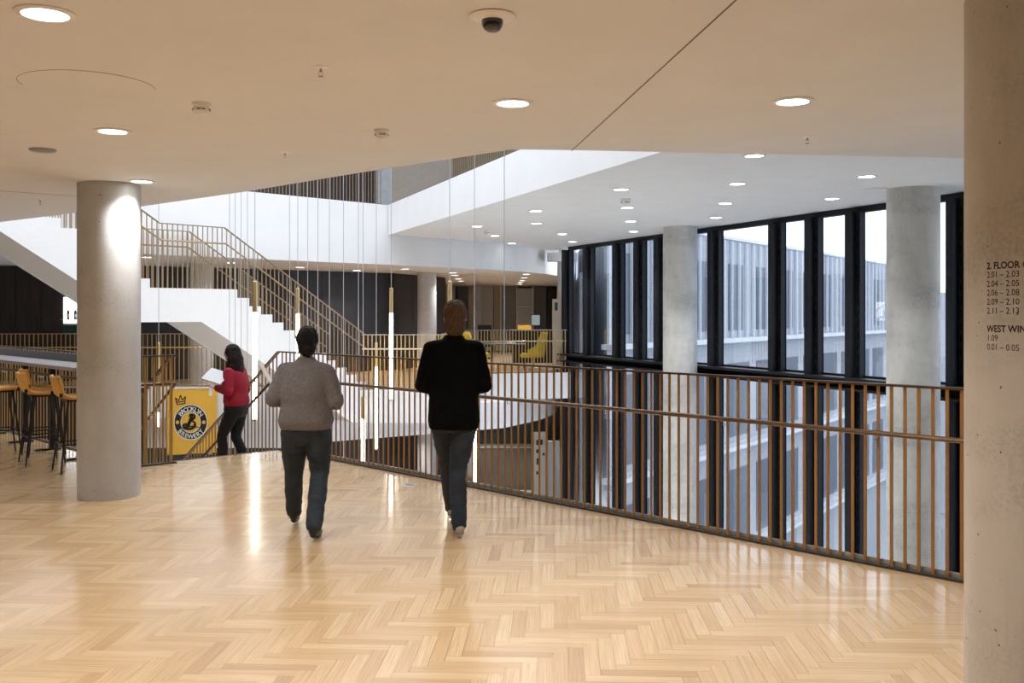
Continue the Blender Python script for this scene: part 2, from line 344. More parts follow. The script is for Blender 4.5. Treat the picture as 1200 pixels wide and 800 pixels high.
pm = MB().box(-Ln/2+GAP, -Wd/2+GAP, -.011, Ln/2-GAP, Wd/2-GAP, 0).mesh('plank', M['woodp'])
uvl = pm.uv_layers.new(name='UVMap')
for lp in pm.loops: co = pm.vertices[lp.vertex_index].co; uvl.data[lp.index].uv = (co.x, co.y)
for a0, vert, c, poly, uvs, ins in planks[:300]:
    place('plank', pm, floor, (c.x, c.y, random.uniform(-.0003, 0)), (math.pi/2 if vert else 0)-th)
vs, fs, uvd, tone = [], [], [], []
for a0, vert, c, poly, uvs, ins in planks[300:]:
    t = random.random(); z = random.uniform(-.0003, 0)
    ax = PA if vert else PQ; ay = PQ if vert else PA
    for rg in ([regions[ins]] if ins is not None else regions):
        pl = poly
        if ins is None:
            for f in rg:
                pl = clip(pl, f)
                if len(pl) < 3: break
            if len(pl) < 3: continue
        n = len(pl); b = len(vs)
        vs += [(p.x, p.y, z) for p in pl]+[(p.x, p.y, -.011) for p in pl]
        lu = [((p.xy-c).dot(ax), (p.xy-c).dot(ay)) for p in pl]*2
        ff = [tuple(range(n))]+[(j, i, n+i, n+j) for i, j in ((i, (i+1) % n) for i in range(n))]
        for f in ff: fs.append(tuple(b+i for i in f)); uvd += [lu[i] for i in f]; tone.append(t)
me = bpy.data.meshes.new('parquet'); me.from_pydata(vs, [], fs); me.materials.append(M['wood'])
u = me.uv_layers.new(name='UVMap'); u.data.foreach_set('uv', [x for p in uvd for x in p])
at = me.attributes.new('tone', 'FLOAT', 'FACE'); at.data.foreach_set('value', tone)
tag(place('parquet', me, floor), kind='stuff')
# dark steel edge strip along the openings
struct('trim_floor_edge', MB().bar(ab(AK-.02, B1+.02, -.17), ab(6.5, B1+.02, -.17), .03, .36).bar(ab(AK-9, B0+.02, -.17), ab(AK+.15, B0+.02, -.17), .03, .36), M['edge'])
struct('trim_stair_nosing', MB().bar(ab(AK-.01, B0+.42, -.02), ab(AK-.01, B1-.03, -.02), .02, .05), M['edge'])
# ceiling joints and hatch ring
j1 = [px(884, -20, 2.85), px(670, 176.2, 2.85)]
struct('trim_ceiling_joint', MB().bar(j1[0]-Vector((0,0,.001)), j1[1]-Vector((0,0,.001)), .006, .003), M['joint'], parent=ceiling)
c = px(103, 100, 2.85); mb = MB(); R = .33
mb.tube([(c.x+R*math.cos(t), c.y+R*math.sin(t), 2.849) for t in [math.radians(-176+i*6) for i in range(33)]], .0012, 5)
struct('trim_hatch_joint', mb, M['joint'], parent=ceiling)
j2 = [px(-20, 222, 2.85), px(93, 230, 2.85)]
struct('trim_ceiling_joint', MB().bar(j2[0]-Vector((0,0,.0005)), j2[1]-Vector((0,0,.0005)), .005, .003), M['joint'], parent=ceiling)

# ---------------------------------------------------------------- columns
def column(x, y, r, z0, z1, m, label, cat='column', group=None, n=48):
    o = MB().lathe([(r, 0), (r, z1-z0)], n).obj('concrete_column', m, smooth=True, loc=(x, y, z0)); return tag(o, label, cat, group)
column(-3.69, 8.99, .272, 0, 2.85, M['conc'], 'round concrete column at left lit by a downlight, beside the bar stools')
near_col = column(2.03, 3.62, .33, 0, 2.85, M['concw'], 'large warm beige concrete column at right edge carrying dark floor directory lettering', n=96)
column(3.70, 21.6, .372, -FL, 3.57, M['conc2'], 'tall concrete column standing before the window wall, the farther of the two')
column(6.13, 15.0, .385, -FL, 3.57, M['conc2'], 'tall weathered concrete column before the window wall, nearest to the directory column')
column(-2.47, 28.5, .275, 0, 2.85, M['conc'], 'concrete column on the far gallery seen left of the walking man')
column(-2.47, 28.5, .275, -FL, -1.45, M['conc'], 'concrete column on the lower floor seen through the railing left of the man')
column(-7.4, 23.4, .275, 0, 2.85, M['conc'], 'concrete column behind the white staircase landing')
t = empty('concrete_column', (1.60, 28.9, 0), 0, 'concrete column with square capital at left end of the window wall', 'column')
MB().lathe([(.27, 0), (.27, 3.2)], 32).obj('shaft', M['conc'], t, True); MB().box(-.55, -.3, 3.2, .3, .3, 3.44).box(-.2, -.2, 3.44, .2, .2, 3.56).obj('capital', M['conc'], t)
# directory lettering bent onto the near column
def text2d(s, size, bold=0, align='LEFT'):
    cu = bpy.data.curves.new('t', 'FONT'); cu.body = s; cu.size = size; cu.offset = bold; cu.align_x = align; cu.resolution_u = 3
    o = bpy.data.objects.new('t', cu); COL.objects.link(o); dg = bpy.context.evaluated_depsgraph_get(); dg.update()
    me = bpy.data.meshes.new_from_object(o.evaluated_get(dg)); bpy.data.objects.remove(o); return me
def onto_column(me, u0, z, cx, cy, R, parent):
    bm = bmesh.new(); bm.from_mesh(me)
    bmesh.ops.triangulate(bm, faces=bm.faces); 
    for v in bm.verts:
        a = u0+v.co.x*.92/R; zz = z+v.co.y; v.co = (R*math.cos(a), R*math.sin(a), zz)
    bm.to_mesh(me); bm.free(); me.materials.clear(); me.materials.append(M['text']); place('lettering', me, parent)
RC = .3312
def col_angle(xp):      # angle on near column where the ray of that column of the photo meets it
    dx = (xp-600)/F; cx, cy = 2.03, 3.62
    A = dx*dx+1; Bq = -2*(cx*dx+cy); C = cx*cx+cy*cy-RC*RC; D = Bq*Bq-4*A*C
    tt = (-Bq-math.sqrt(max(D, 0)))/(2*A); return math.atan2(tt-cy, dx*tt-cx), tt
a0, t0 = col_angle(1156.5)
for s, y, sz, bd in (('2. FLOOR G', 315.3, .047, .0009), ('2.01 – 2.03', 325.4, .044, 0), ('2.04 – 2.05', 336, .044, 0), ('2.06 – 2.08', 346.5, .044, 0), ('2.09 – 2.10', 357, .044, 0), ('2.11 – 2.13', 367.5, .044, 0), ('WEST WING', 388.6, .047, .0009), ('1.09', 399, .044, 0), ('0.01 – 0.05', 409.6, .044, 0)):
    onto_column(text2d(s, sz*.72, bd), a0, EYE-(y-HY-(3 if 0 else 0))*t0/F, 0, 0, RC, near_col)

a1, _ = col_angle(1179)
MB().box(RC-.0025, -.0025, 0, RC-.0008, .0025, 2.85, Matrix.Rotation(a1, 4, 'Z')).obj('formwork_seam', M['concw'], near_col)
# ---------------------------------------------------------------- railings
bar_me = MB().box(-.0105, -.0035, 0, .0105, .0035, 1).mesh('baluster', M['brass'])
bar_g = MB().box(-.0105, -.0035, 0, .0105, .0035, 1).mesh('baluster', M['brassg'])
bar_l = MB().box(-.0095, -.004, 0, .0095, .004, 1).mesh('baluster', M['brassl'])
def railing(pts, label, H=1.2, sp=.09, bm_=None, group=None, hand=.885, side=-1, zb=None, base=True, brackets=True, railmat='brassd', upstand=False, thick=.012, first_gap=0):
    pts = [Vector(p) for p in pts]; o0 = pts[0].copy()
    root = empty('railing', o0, 0, label, 'railing', group); bm_ = bm_ or bar_me
    up = Vector((0, 0, H)); q = [p-o0 for p in pts]
    mb = MB(); hb = MB(); bb = MB(); ub = MB(); br = MB()
    hz = Vector((0, 0, hand)); s = 0
    for a, b in zip(q, q[1:]):
        d = (b-a); dh = Vector((d.x, d.y, 0)); L_ = dh.length; dn = dh/L_; n = Vector((-dn.y, dn.x, 0))*side
        ang = math.atan2(dn.y, dn.x)
        mb.bar(a+up, b+up, .045, thick*1.3)
        hb.tube([a+hz+n*.055, b+hz+n*.055], .017, 8)
        if base: bb.bar(a+Vector((0,0,.008)), b+Vector((0,0,.008)), .05, .014)
        if upstand: ub.bar(a-n*.03+Vector((0,0,.022)), b-n*.03+Vector((0,0,.022)), .008, .05)
        k = max(1, round(L_/sp)); zz = (b.z-a.z)
        for i in range(k):
            f = (i+.5)/k; p = a+(b-a)*f; z0 = p.z if zb is None else zb((s+L_*f))-o0.z
            top = p.z+H-.006
            place('baluster', bm_, root, (p.x, p.y, z0), ang, (1, 1, max(.02, top-z0)))
            if brackets and i % 13 == 6:
                br = MB(); br.tube([p+hz+n*.004-Vector((0,0,.045)), p+hz+n*.055-Vector((0,0,.045)), p+hz+n*.055-Vector((0,0,.014))], .0045, 6); br.obj('bracket', M['steel'], root)
        s += L_
    mb.obj('top_rail', M[railmat], root); hb.obj('handrail', M[railmat], root, True)
    if base: bb.obj('base_plate', M['edge'], root)
    if upstand: ub.obj('upstand', M['steel'], root)
    return root
INS = .03
railing([ab(AK+.02, B1-INS, 0), ab(5.4, B1-INS, 0)], 'long bronze baluster railing along the void beyond the two walkers', side=-1, upstand=True)
drop = lambda s: .614*s
railing([ab(AK-.02, B1-INS, 0), ab(AK-.02-3.48, B1-INS, -2.14)], 'descending bronze railing beside the woman in red', side=1, base=False, zb=lambda s: -.614*s-.15)
railing([ab(AK-6.6, B0-INS, 0), ab(AK+.10, B0-INS, 0)], 'gold baluster railing behind the bar counter and stools', bm_=bar_g, side=-1, sp=.115)
railing([ab(AK+.13, B0, 0), ab(AK+.13, B0+.40, 0)], 'short bronze railing return right of the left concrete column', side=1)
railing([ab(AK-.02, B0+.42, 0), ab(AK-3.5, B0+.42, -2.14)], 'descending gold railing behind the railing corner left of the yellow banner', bm_=bar_g, side=-1, base=False, zb=lambda s: -.614*s-.15)
railing([(-15, 22.55, 0), (-4.75, 22.47, 0)], 'far gold gallery railing above the yellow banner, reaching behind the left column', bm_=bar_g, sp=.105, side=1, railmat='brassg')
railing([(-3.3, 21.55, 0), (-1.57, 21.55, 0), (-1.47, 27.05, 0)], 'gold gallery railing at the foot of the white staircase', bm_=bar_g, side=1, railmat='steel')
railing([(-1.42, 27.07, 0), (1.55, 27.8, 0)], 'gallery railing in front of the yellow armchairs', bm_=bar_g, side=1, railmat='steel')
railing([(-3.15, 23.78, FL), (-7.5, 19.43, FL), (-9.3, 17.62, FL)], 'upper balcony railing against the black wall above the white staircase', bm_=bar_l, side=-1, brackets=False)
railing([(-2.93, 23.75, FL), (3.35, 7.6, FL)], 'upper brown balcony railing running above the white soffit', bm_=bar_l, side=1, brackets=False)

# ---------------------------------------------------------------- main staircase
D = Vector((-.678, -.735)); Nn = Vector((-.735, .678)); SB = Vector((-3.23, 21.7)); RI = 2.14/13; TR = .268; SW = 1.4; RI2 = (FL-2.14)/13
def sp_(s, z, off=0): p = SB+D*s+Nn*off; return Vector((p.x, p.y, z))
st = empty('staircase', sp_(0, 0), 0, 'white open staircase with bronze railings rising left from the far gallery', 'staircase')
prof = [(0, -.73)]; top = []
z = 0; s = 3.485-13*TR
top.append((s, 0))
for i in range(13): top += [(s+i*TR, (i+1)*RI), (s+(i+1)*TR, (i+1)*RI)]
s1 = 5.03; 
for i in range(13): top += [(s1+i*TR, 2.14+i*RI2), (s1+i*TR, 2.14+(i+1)*RI2)]
top.append((s1+13*TR+.3, FL))
bot = [(8.8, 3.75), (5.2, 1.507), (3.995, 1.507), (1.54, 0), (.35, -.73), (0, -.73)]
outline = top+bot
def stringer(off, t, name):
    mb = MB(); n = len(outline)
    A = [sp_(s, z, off)-st.location for s, z in outline]; Bv = [sp_(s, z, off+t)-st.location for s, z in outline]
    mb.add(A+Bv, [tuple(range(n)), tuple(range(n, 2*n))[::-1]]+[(i, (i+1) % n, n+(i+1) % n, n+i) for i in range(n)])
    me = mb.mesh(name, M['stairwhite']); place(name, me, st)
stringer(0, .08, 'stringer'); stringer(SW-.08, .08, 'stringer')
def slabseg(name, pts, m, t=.06):       # underside plates
    mb = MB()
    for (s0, z0), (s1_, z1) in zip(pts, pts[1:]):
        a, b, c, d = sp_(s0, z0+.012, .081), sp_(s1_, z1+.012, .081), sp_(s1_, z1+.012, SW-.081), sp_(s0, z0+.012, SW-.081)
        u_ = Vector((0, 0, t)); mb.add([p-st.location for p in (a, b, c, d, a+u_, b+u_, c+u_, d+u_)], [(0,1,2,3),(7,6,5,4),(0,4,5,1),(1,5,6,2),(2,6,7,3),(3,7,4,0)])
    mb.obj(name, m, st)
slabseg('soffit', [(8.8, 3.75), (5.2, 1.507), (3.995, 1.507), (1.54, 0)], M['soffitwarm'])
mb = MB()
def stepbox(s0, s1_, z0, z1, name='step'):
    ps = [sp_(s0, 0, .081), sp_(s1_, 0, .081), sp_(s1_, 0, SW-.081), sp_(s0, 0, SW-.081)]
    MB().prism([(p.x-st.location.x, p.y-st.location.y) for p in ps], z0, z1).obj(name, M['wfloor'], st)
for i in range(13): stepbox(3.485-13*TR+i*TR, 3.485-12*TR+i*TR, (i+1)*RI-.17, (i+1)*RI-.01)
stepbox(3.49, 5.03, 1.9, 2.13, 'landing')
for i in range(13): stepbox(s1+i*TR, s1+(i+1)*TR, 2.14+(i+1)*RI2-.17, 2.14+(i+1)*RI2-.01)
def zst(s):
    if s < 3.485: return max(0, math.ceil((s-(3.485-13*TR))/TR)*RI)
    if s < s1: return 2.14
    return min(FL, 2.14+math.ceil((s-s1)/TR)*RI2)
def stair_rail(off, label, side):
    P = [sp_(0, 0, off), sp_(3.485, 2.14, off), sp_(s1-.2, 2.14, off), sp_(s1-.2+13*TR, FL, off)]
    railing(P, label, sp=.1, bm_=bar_l, zb=zst, side=side, base=False, H=1.2, railmat='brassl')
stair_rail(.03, 'near bronze railing of the white staircase', 1)
stair_rail(SW-.03, 'far side bronze railing of the white staircase', -1)
struct('floor_stair_head', MB().prism([tuple(sp_(8.5, 0, -.05).xy), tuple(sp_(8.5, 0, 2.2).xy), (-14, 17.5), (-14, 15.25), tuple(sp_(9.6, 0, -.05).xy)], 3.75, FL-.003), M['white'])
# descending stair from our floor
ds = empty('staircase', ab(AK, 5.6, 0), 0, 'flight of steps going down under the woman in red', 'staircase')
loc = ds.location
for i in range(13):
    ps = [ab(AK-i*TR, B0+.44), ab(AK-(i+1)*TR, B0+.44), ab(AK-(i+1)*TR, B1-.06), ab(AK-i*TR, B1-.06)]
    MB().prism([(p.x-loc.x, p.y-loc.y) for p in ps], -(i+1)*RI-.2, -(i+1)*RI).obj('step', M['wfloor'], ds)
ps = [ab(AK-13*TR, B0+.44), ab(AK-13*TR-1.5, B0+.44), ab(AK-13*TR-1.5, B1-.06), ab(AK-13*TR, B1-.06)]
MB().prism([(p.x-loc.x, p.y-loc.y) for p in ps], -2.6, -2.14-RI).obj('landing', M['wfloor'], ds)
for b_ in (B0+.40, B1-.05):
    mb = MB(); A = [ab(AK, b_, -.01), ab(AK-13*TR, b_, -2.15), ab(AK-13*TR, b_, -2.75), ab(AK, b_, -.7)]
    Bq = [p+Vector((V.x*.04, V.y*.04, 0)) for p in A]
    mb.add([p-loc for p in A+Bq], [(0,1,2,3),(7,6,5,4),(0,4,5,1),(1,5,6,2),(2,6,7,3),(3,7,4,0)]); mb.obj('stringer', M['stairwhite'], ds)

# ---------------------------------------------------------------- window wall
WA = Vector((1.56, 28.0)); WD = _wd; WN = Vector((WD.y, -WD.x))      # WN points outdoors? checked below
if WN.x < 0: WN = -WN
def wp(t, off, z): p = WA+WD*t+WN*off; return Vector((p.x, p.y, z))
win = struct('window_1', MB().bar(wp(-.05, .15, 3.52), wp(14.6, .15, 3.52), .16, .10), M['frame'])
def part(name, mb, m, parent=win): return mb.obj(name, m, parent)
part('transom', MB().bar(wp(-.12, -.03, .50), wp(14.6, -.03, .50), .42, .05), M['frame'])
part('transom', MB().bar(wp(-.05, .10, .41), wp(14.6, .10, .41), .2, .14), M['frame2'])
part('transom', MB().bar(wp(-.12, -.05, .32), wp(14.6, -.05, .32), .40, .04), M['frame'])
part('sill', MB().bar(wp(-.05, .10, -FL+.1), wp(14.6, .10, -FL+.1), .2, .2), M['frame'])
mul = [0.06, 1.35, 2.99, 4.05, 5.0, 6.1, 7.22, 9.30, 10.37, 11.45, 12.45, 13.69, 14.55]
for i, t_ in enumerate(mul):
    for z0, z1 in ((.525, 3.47), (-FL+.2, .30)):
        part('mullion', MB().bar(wp(t_, -.05, z0), wp(t_, -.05, z1), .001, .001), M['frame']) if 0 else None
        mb = MB(); 
        ps = [wp(t_-.07, -.16, 0), wp(t_+.07, -.16, 0), wp(t_+.07, .13, 0), wp(t_-.07, .13, 0)]
        mb.prism([(p.x, p.y) for p in ps], z0, z1); part('mullion', mb, M['frame'])
        ps = [wp(t_-.06, .131, 0), wp(t_+.06, .131, 0), wp(t_+.06, .17, 0), wp(t_-.06, .17, 0)]
        mb = MB().prism([(p.x, p.y) for p in ps], z0, z1)
        part('outer_fin', mb, M['frame'])
        if i < len(mul)-1:               # slotted ventilation casing on one side of the mullion
            ps = [wp(t_+.071, -.03, 0), wp(t_+.17, -.03, 0), wp(t_+.17, .06, 0), wp(t_+.071, .06, 0)]
            if i < len(mul)-1:
                vp = part('vent_panel', MB().prism([(p.x, p.y) for p in ps], z0, z1), M['frame'])
                sl = MB(); zz = z0+.08
                while zz < z1-.15:
                    a = wp(t_+.12, -.033, zz); sl.bar(a, a+Vector((0, 0, .13)), .02, .012); zz += .2
                sl.obj('slot', M['frame2'], vp)
for a, b in zip(mul, mul[1:]):
    for z0, z1 in ((.525, 3.47), (-FL+.2, .30)):
        ps = [wp(a+.08, .135, 0), wp(b-.08, .135, 0), wp(b-.08, .141, 0), wp(a+.08, .141, 0)]
        part('pane', MB().prism([(p.x, p.y) for p in ps], z0, z1), M['glass'])
        pf = MB()
        for q in (a+.10, b-.10): pf.bar(wp(q, .125, z0), wp(q, .125, z1), .04, .04)
        pf.bar(wp(a+.1, .125, z0+.02), wp(b-.1, .125, z0+.02), .04, .04)
        part('casement', pf, M['frame'])
# outdoors: wing of the building opposite
fd = Vector((.57, .82)).normalized(); fs0 = Vector((2.75, 30.2)); fn = Vector((-fd.y, fd.x)); fn = fn if fn.dot(Vector((0, -1))) > 0 else -fn
GZ = -13.0
wing = empty('building', (fs0.x, fs0.y, GZ), 0, 'pale grey building wing seen through the windows', 'building')
def fp(s, o, z): p = fd*s+fn*o; return Vector((p.x, p.y, z-GZ))
def fbox(name, s0, s1_, o0, o1, z0, z1, m):
    ps = [fp(s0, o0, 0), fp(s1_, o0, 0), fp(s1_, o1, 0), fp(s0, o1, 0)]; return MB().prism([(p.x, p.y) for p in ps], z0-GZ, z1-GZ).obj(name, m, wing)
MB().prism([tuple((Vector(q)-fs0)) for q in ((2.95, 30.49), (28.9, 67.8), (3.3, 67.8))], 0, 4.55-GZ).obj('wall', M['fac'], wing)
fbox('parapet', .3, 46.1, -.35, .1, 4.55, 4.66, M['facl'])
for zl in (.55, -3.6, -7.8): fbox('ledge', 0, 46, .0, .55, zl, zl+.16, M['facl'])
for i in range(15): fbox('window', 1.0+i*3.0, 2.5+i*3.0, .001, .03, 1.0, 3.6, M['facd'])
for zz_ in (-3.2, -7.4):
    for i in range(15): fbox('window', 1.0+i*3.0, 3.2+i*3.0, .001, .03, zz_, zz_+2.9, M['facd'])
for i in range(60): fbox('fin', .3+i*.76, .36+i*.76, .03, .12, .72, 4.5, M['facl'])
g = MB().prism([(2.2, 30.0), (7.75, 14.2), (14, 4), (60, 4), (60, 80), (30, 80)], GZ-.3, GZ).obj('courtyard', M['snow']); tag(g, kind='structure'); g.name = 'ground'
tag(MB().box(31, 72, GZ, 75, 74, 3.2).obj('building', M['fac']), 'distant low building beyond the terrace at the right end of the windows', 'building')

# ---------------------------------------------------------------- ceiling fittings
def cyl_me(name, prof, m, n=28): return MB().lathe(prof, n).mesh(name, m, True)
trim_me = cyl_me('trim_ring', [(.088, 0), (.115, 0), (.115, -.006), (.088, -.010), (.088, 0)], M['trimw']); diff_me = cyl_me('diffuser', [(.0875, -.001), (.0875, -.005)], M['lampw'])
spotd = bpy.data.lights.new('downlight_spot', 'SPOT'); spotd.energy = SPOT; spotd.spot_size = math.radians(125); spotd.spot_blend = .7; spotd.shadow_soft_size = .09; spotd.color = (1, .975, .945)
spotw = bpy.data.lights.new('downlight_spot_cool', 'SPOT'); spotw.energy = SPOT*1.7; spotw.spot_size = math.radians(96); spotw.spot_blend = .7; spotw.shadow_soft_size = .09; spotw.color = (.97, .985, 1)
def downlight(p, z, label, group=None, warm=True, sc=1.0, beam=True):
    r = empty('downlight', (p.x, p.y, z), 0, label, 'ceiling light', group)
    a = place('trim_ring', trim_me, r, sc=(sc, sc, 1)); b = place('diffuser', diff_me, r, sc=(sc, sc, 1))
    if not beam: return
    l = bpy.data.objects.new('lamp_beam', spotd if warm else spotw); COL.objects.link(l); l.parent = r; l.location = (0, 0, -.03)
for x, y, lab in ((53, 15, 'large round downlight in the upper left corner of the beige ceiling'), (132, 153, 'round downlight in the beige ceiling above the grey ceiling speaker'),
                  (166, 212, 'round downlight at the top right of the left concrete column'), (601, 120, 'round downlight in the beige ceiling below the dome camera'),
                  (929, 118, 'round downlight in the beige ceiling right of the diagonal joint')):
    downlight(px(x, y, 2.85), 2.85, lab)
for x, y in ((-6.2, 5.6), (-3.4, 3.0), (.2, 3.2), (3.6, 2.6), (6.5, 4.5), (-6.5, 9.2), (-6.4, 2.4), (-9.5, 7), (-2, .3), (2, .3), (-9, 11.5), (6, 0)):  # unseen downlights added to light the foreground floor
    downlight(Vector((x, y, 0)), 2.85, 'added unseen downlight in the beige ceiling, lighting the foreground parquet', 'added unseen downlights of the beige ceiling')
rows = [('row between the two tall window columns', [(884, 182), (864, 215), (850, 238), (839, 254.7)]), ('row just left of the farther window column', [(728, 221.5), (735, 243), (739, 259), (742.5, 271)]),
        ('pair left of the nearer window column', [(1015.6, 206.5), (975, 232.5)]), ('middle row above the curved white band', [(628, 247), (628.7, 261.6)]), ('pair by the dark left end of the window wall', [(659, 274), (670.6, 283)]),
        ('leftmost row of the white soffit', [(558.7, 265), (580, 276), (599.7, 285)])]
nth = {0: 'nearest', 1: 'second', 2: 'third', 3: 'farthest'}
for nm, L_ in rows:
    for i, (x, y) in enumerate(L_):
        w = 'farthest' if i == len(L_)-1 else nth[i]
        downlight(px(x, y, 3.57), 3.57, f'{w} downlight of the {nm}', warm=False, sc=1.25, beam=(x != 599.7))
downlight(px(507.5, 279.5, 3.57), 3.57, 'single downlight at the left tip of the white soffit', warm=False, sc=1.2)
for nm, L_ in (('left row over the far gallery, behind the man', [(530.5, 319.3), (533, 322.3), (537, 326.4), (540, 329)]), ('right row over the far gallery desks', [(616.8, 321), (614.3, 325.3), (612, 328.3), (610.4, 330.4), (608.7, 332.6)])):
    for i, (x, y) in enumerate(L_):
        w = 'farthest' if i == len(L_)-1 else ('nearest', 'second', 'third', 'fourth')[i]
        downlight(px(x, y, 2.85), 2.85, f'{w} downlight of the {nm}', sc=1.3)
for x, y, lab in ((351.6, 313, 'gallery downlight behind the pendant at the woman in grey'), (418, 316.6, 'gallery downlight before the black wall, between the staircase and the lit tube'), (474.6, 315, 'gallery downlight just left of the far gallery column'), (171.6, 301, 'gallery downlight seen over the staircase landing beside the left column'), (270.6, 307.6, 'gallery downlight seen above the staircase railing')):
    downlight(px(x, y, 2.85), 2.85, lab, sc=1.3)
# added lamps under the lower slabs, put in to brighten the lower floor
for x, y in ((-1, 32), (0, 36), (-3, 27.5), (.5, 31), (-7, 24), (-1.5, 40)):
    downlight(Vector((x, y, 0)), -1.455, 'added downlight under the gallery slab, brightening the lower floor', 'added lower floor downlights')
# dome camera
p = px(577, 18, 2.85); t = empty('dome_camera', p, 0, 'black dome security camera on a white plate in the beige ceiling', 'camera')
MB().lathe([(.086, 0), (.093, -.004), (.086, -.012), (.055, -.018), (.044, -.020)], 40).obj('base_plate', M['plastic'], t, True)
MB().lathe([(.043, -.018), (.043, -.032), (.040, -.045), (.031, -.058), (.018, -.066), (.004, -.069)], 40).obj('dome', M['dome'], t, True)
# speakers, detectors, sprinklers
def disc(p, r, lab, m='greydark'):
    t = MB().lathe([(r, 0), (r, -.008), (r*.9, -.014), (r*.3, -.016)], 32).obj('ceiling_speaker', M[m], smooth=True, loc=p); tag(t, lab, 'speaker')
disc(px(50, 175, 2.85), .092, 'flat grey round ceiling speaker at the left, below two downlights', 'greytop')
disc(px(1026.6, 221.5, 3.57), .19, 'flat round white speaker on the soffit left of the nearer window column', 'plastic')
disc(px(765, 265.5, 3.57), .19, 'flat round white speaker on the soffit beside the farther window column', 'plastic')
slot_me = MB().box(-.010, .0445, -.041, .010, .0490, -.035).mesh('slot', M['dark'])
def detector(p, lab, s=1.0):
    t = empty('smoke_detector', p, 0, lab, 'smoke detector'); t.scale = (s, s, s)
    MB().lathe([(.054, 0), (.054, -.016), (.046, -.020)], 28).obj('base', M['plastic'], t, True)
    MB().lathe([(.044, -.020), (.048, -.036), (.042, -.052), (.022, -.068), (.006, -.072)], 28).obj('sensor_head', M['plastic'], t, True)
    for k in range(12):
        if k % 3 != 2: place('slot', slot_me, t, rz=k*math.pi/6)
detector(px(236, 121, 2.85), 'white smoke detector with dark slots on the beige ceiling at left')
detector(px(447, 152, 2.85), 'small white detector on the beige ceiling near its diagonal edge', .9)
detector(px(571.5, 270, 3.57), 'white detector on the soffit among the leftmost downlight row', 1.6)
detector(px(733, 233, 3.57), 'white detector on the soffit left of the farther window column', 1.6)
def sprinkler(p, lab):
    t = empty('sprinkler', p, 0, lab, 'sprinkler')
    MB().lathe([(.035, 0), (.035, -.004), (.014, -.009)], 20).obj('escutcheon', M['plastic'], t, True)
    MB().lathe([(.007, -.005), (.007, -.022), (.004, -.026)], 12).obj('body', M['chrome'], t, True)
    MB().tube([(.006, 0, -.022), (.011, 0, -.034), (.003, 0, -.046)], .002, 6).tube([(-.006, 0, -.022), (-.011, 0, -.034), (-.003, 0, -.046)], .002, 6).obj('frame_arm', M['chrome'], t)
    MB().lathe([(.013, -.046), (.013, -.048)], 16).obj('deflector', M['chrome'], t, True)
for x, y, lab in ((376, 78, 'sprinkler head right of the slotted smoke detector'), (334, 178, 'sprinkler head near the edge of the beige ceiling above the balcony'), (946, 160, 'sprinkler head below the right downlight of the beige ceiling'), (47, 234, 'sprinkler head at far left beside the left column top')):
    sprinkler(px(x, y, 2.85), lab)

# ---------------------------------------------------------------- pendant tubes
def pendant(x, ytop, Z, lab, bl=.45, ll=1.5, r=.027):
    zt = EYE-(ytop-HY)*Z/F; X = (x-600)*Z/F
    t = empty('pendant_lamp', (X, Z, zt-bl-ll), 0, lab, 'pendant lamp')
    MB().lathe([(r, 0), (r, ll)], 14).obj('light_tube', M['tube'], t, True)
    MB().lathe([(r*1.06, ll), (r*1.06, ll+bl-.01), (r*.5, ll+bl)], 14).obj('brass_housing', M['brasst'], t, True)
    MB().lathe([(r*1.06, -.03), (r*1.06, 0)], 14).obj('end_cap', M['brasst'], t, True)
    MB().lathe([(.0055, ll+bl), (.0055, 8.6-t.location.z)], 6).obj('cable', M['cable'], t)
for a in ((298.7, 329, 14.3, 'bright brass pendant tube left of the woman in grey, behind the woman in red', .46, 1.55, .034), (349, 337, 17, 'brass pendant tube directly behind the head of the woman in grey'), (458.5, 337, 17.2, 'tall lit pendant tube midway between the woman in grey and the man', .45, 1.5, .031),
          (527, 329, 15.5, 'lit pendant tube behind the head of the man in black', .45, 1.55, .031), (441, 401, 18.2, 'lower pendant tube just left of the tall one in the middle', .46, 1.5, .024), (425.5, 464, 18, 'low pendant tube behind the railing, left of the middle pair', .42, 1.3, .034),
          (556, 430, 15.6, 'low pendant tube half hidden by the right side of the man', .45, 1.55, .031), (186, 401, 17.5, 'brass pendant hanging left of the yellow banner behind the railing corner', 1.25, .25, .018)):
    pendant(*a)
for i, (x, yt) in enumerate(((269, 560), (275.5, 570), (282.5, 575), (290, 580), (339.4, 565), (360.6, 560), (372.5, 575), (386, 580), (402.5, 590), (420, 590), (591, 600))):
    names = ['first', 'second', 'third', 'fourth']
    lab = (f'{names[i]} thin cable from the left of the four above the woman in red' if i < 4 else
           ['thin pendant cable left of the lamp behind the woman in grey', 'first thin cable right of the lamp behind the woman in grey', 'second thin cable right of the lamp behind the woman in grey', 'third thin cable right of the lamp behind the woman in grey', 'fourth thin cable right of the lamp behind the woman in grey', 'thin cable just left of the two close lower pendants', 'thin pendant cable right of the man in black'][i-4])
    pendant(x, yt, 14.0 if x == 591 else 17.0+(i % 3)*.5, lab, .45, .8)

# ---------------------------------------------------------------- bar counter and stools
ct = empty('bar_counter', ab(AK-1.2, 4.07, 0), math.atan2(U.y, U.x), 'long grey bar counter with dark upstand along the left railing', 'counter')
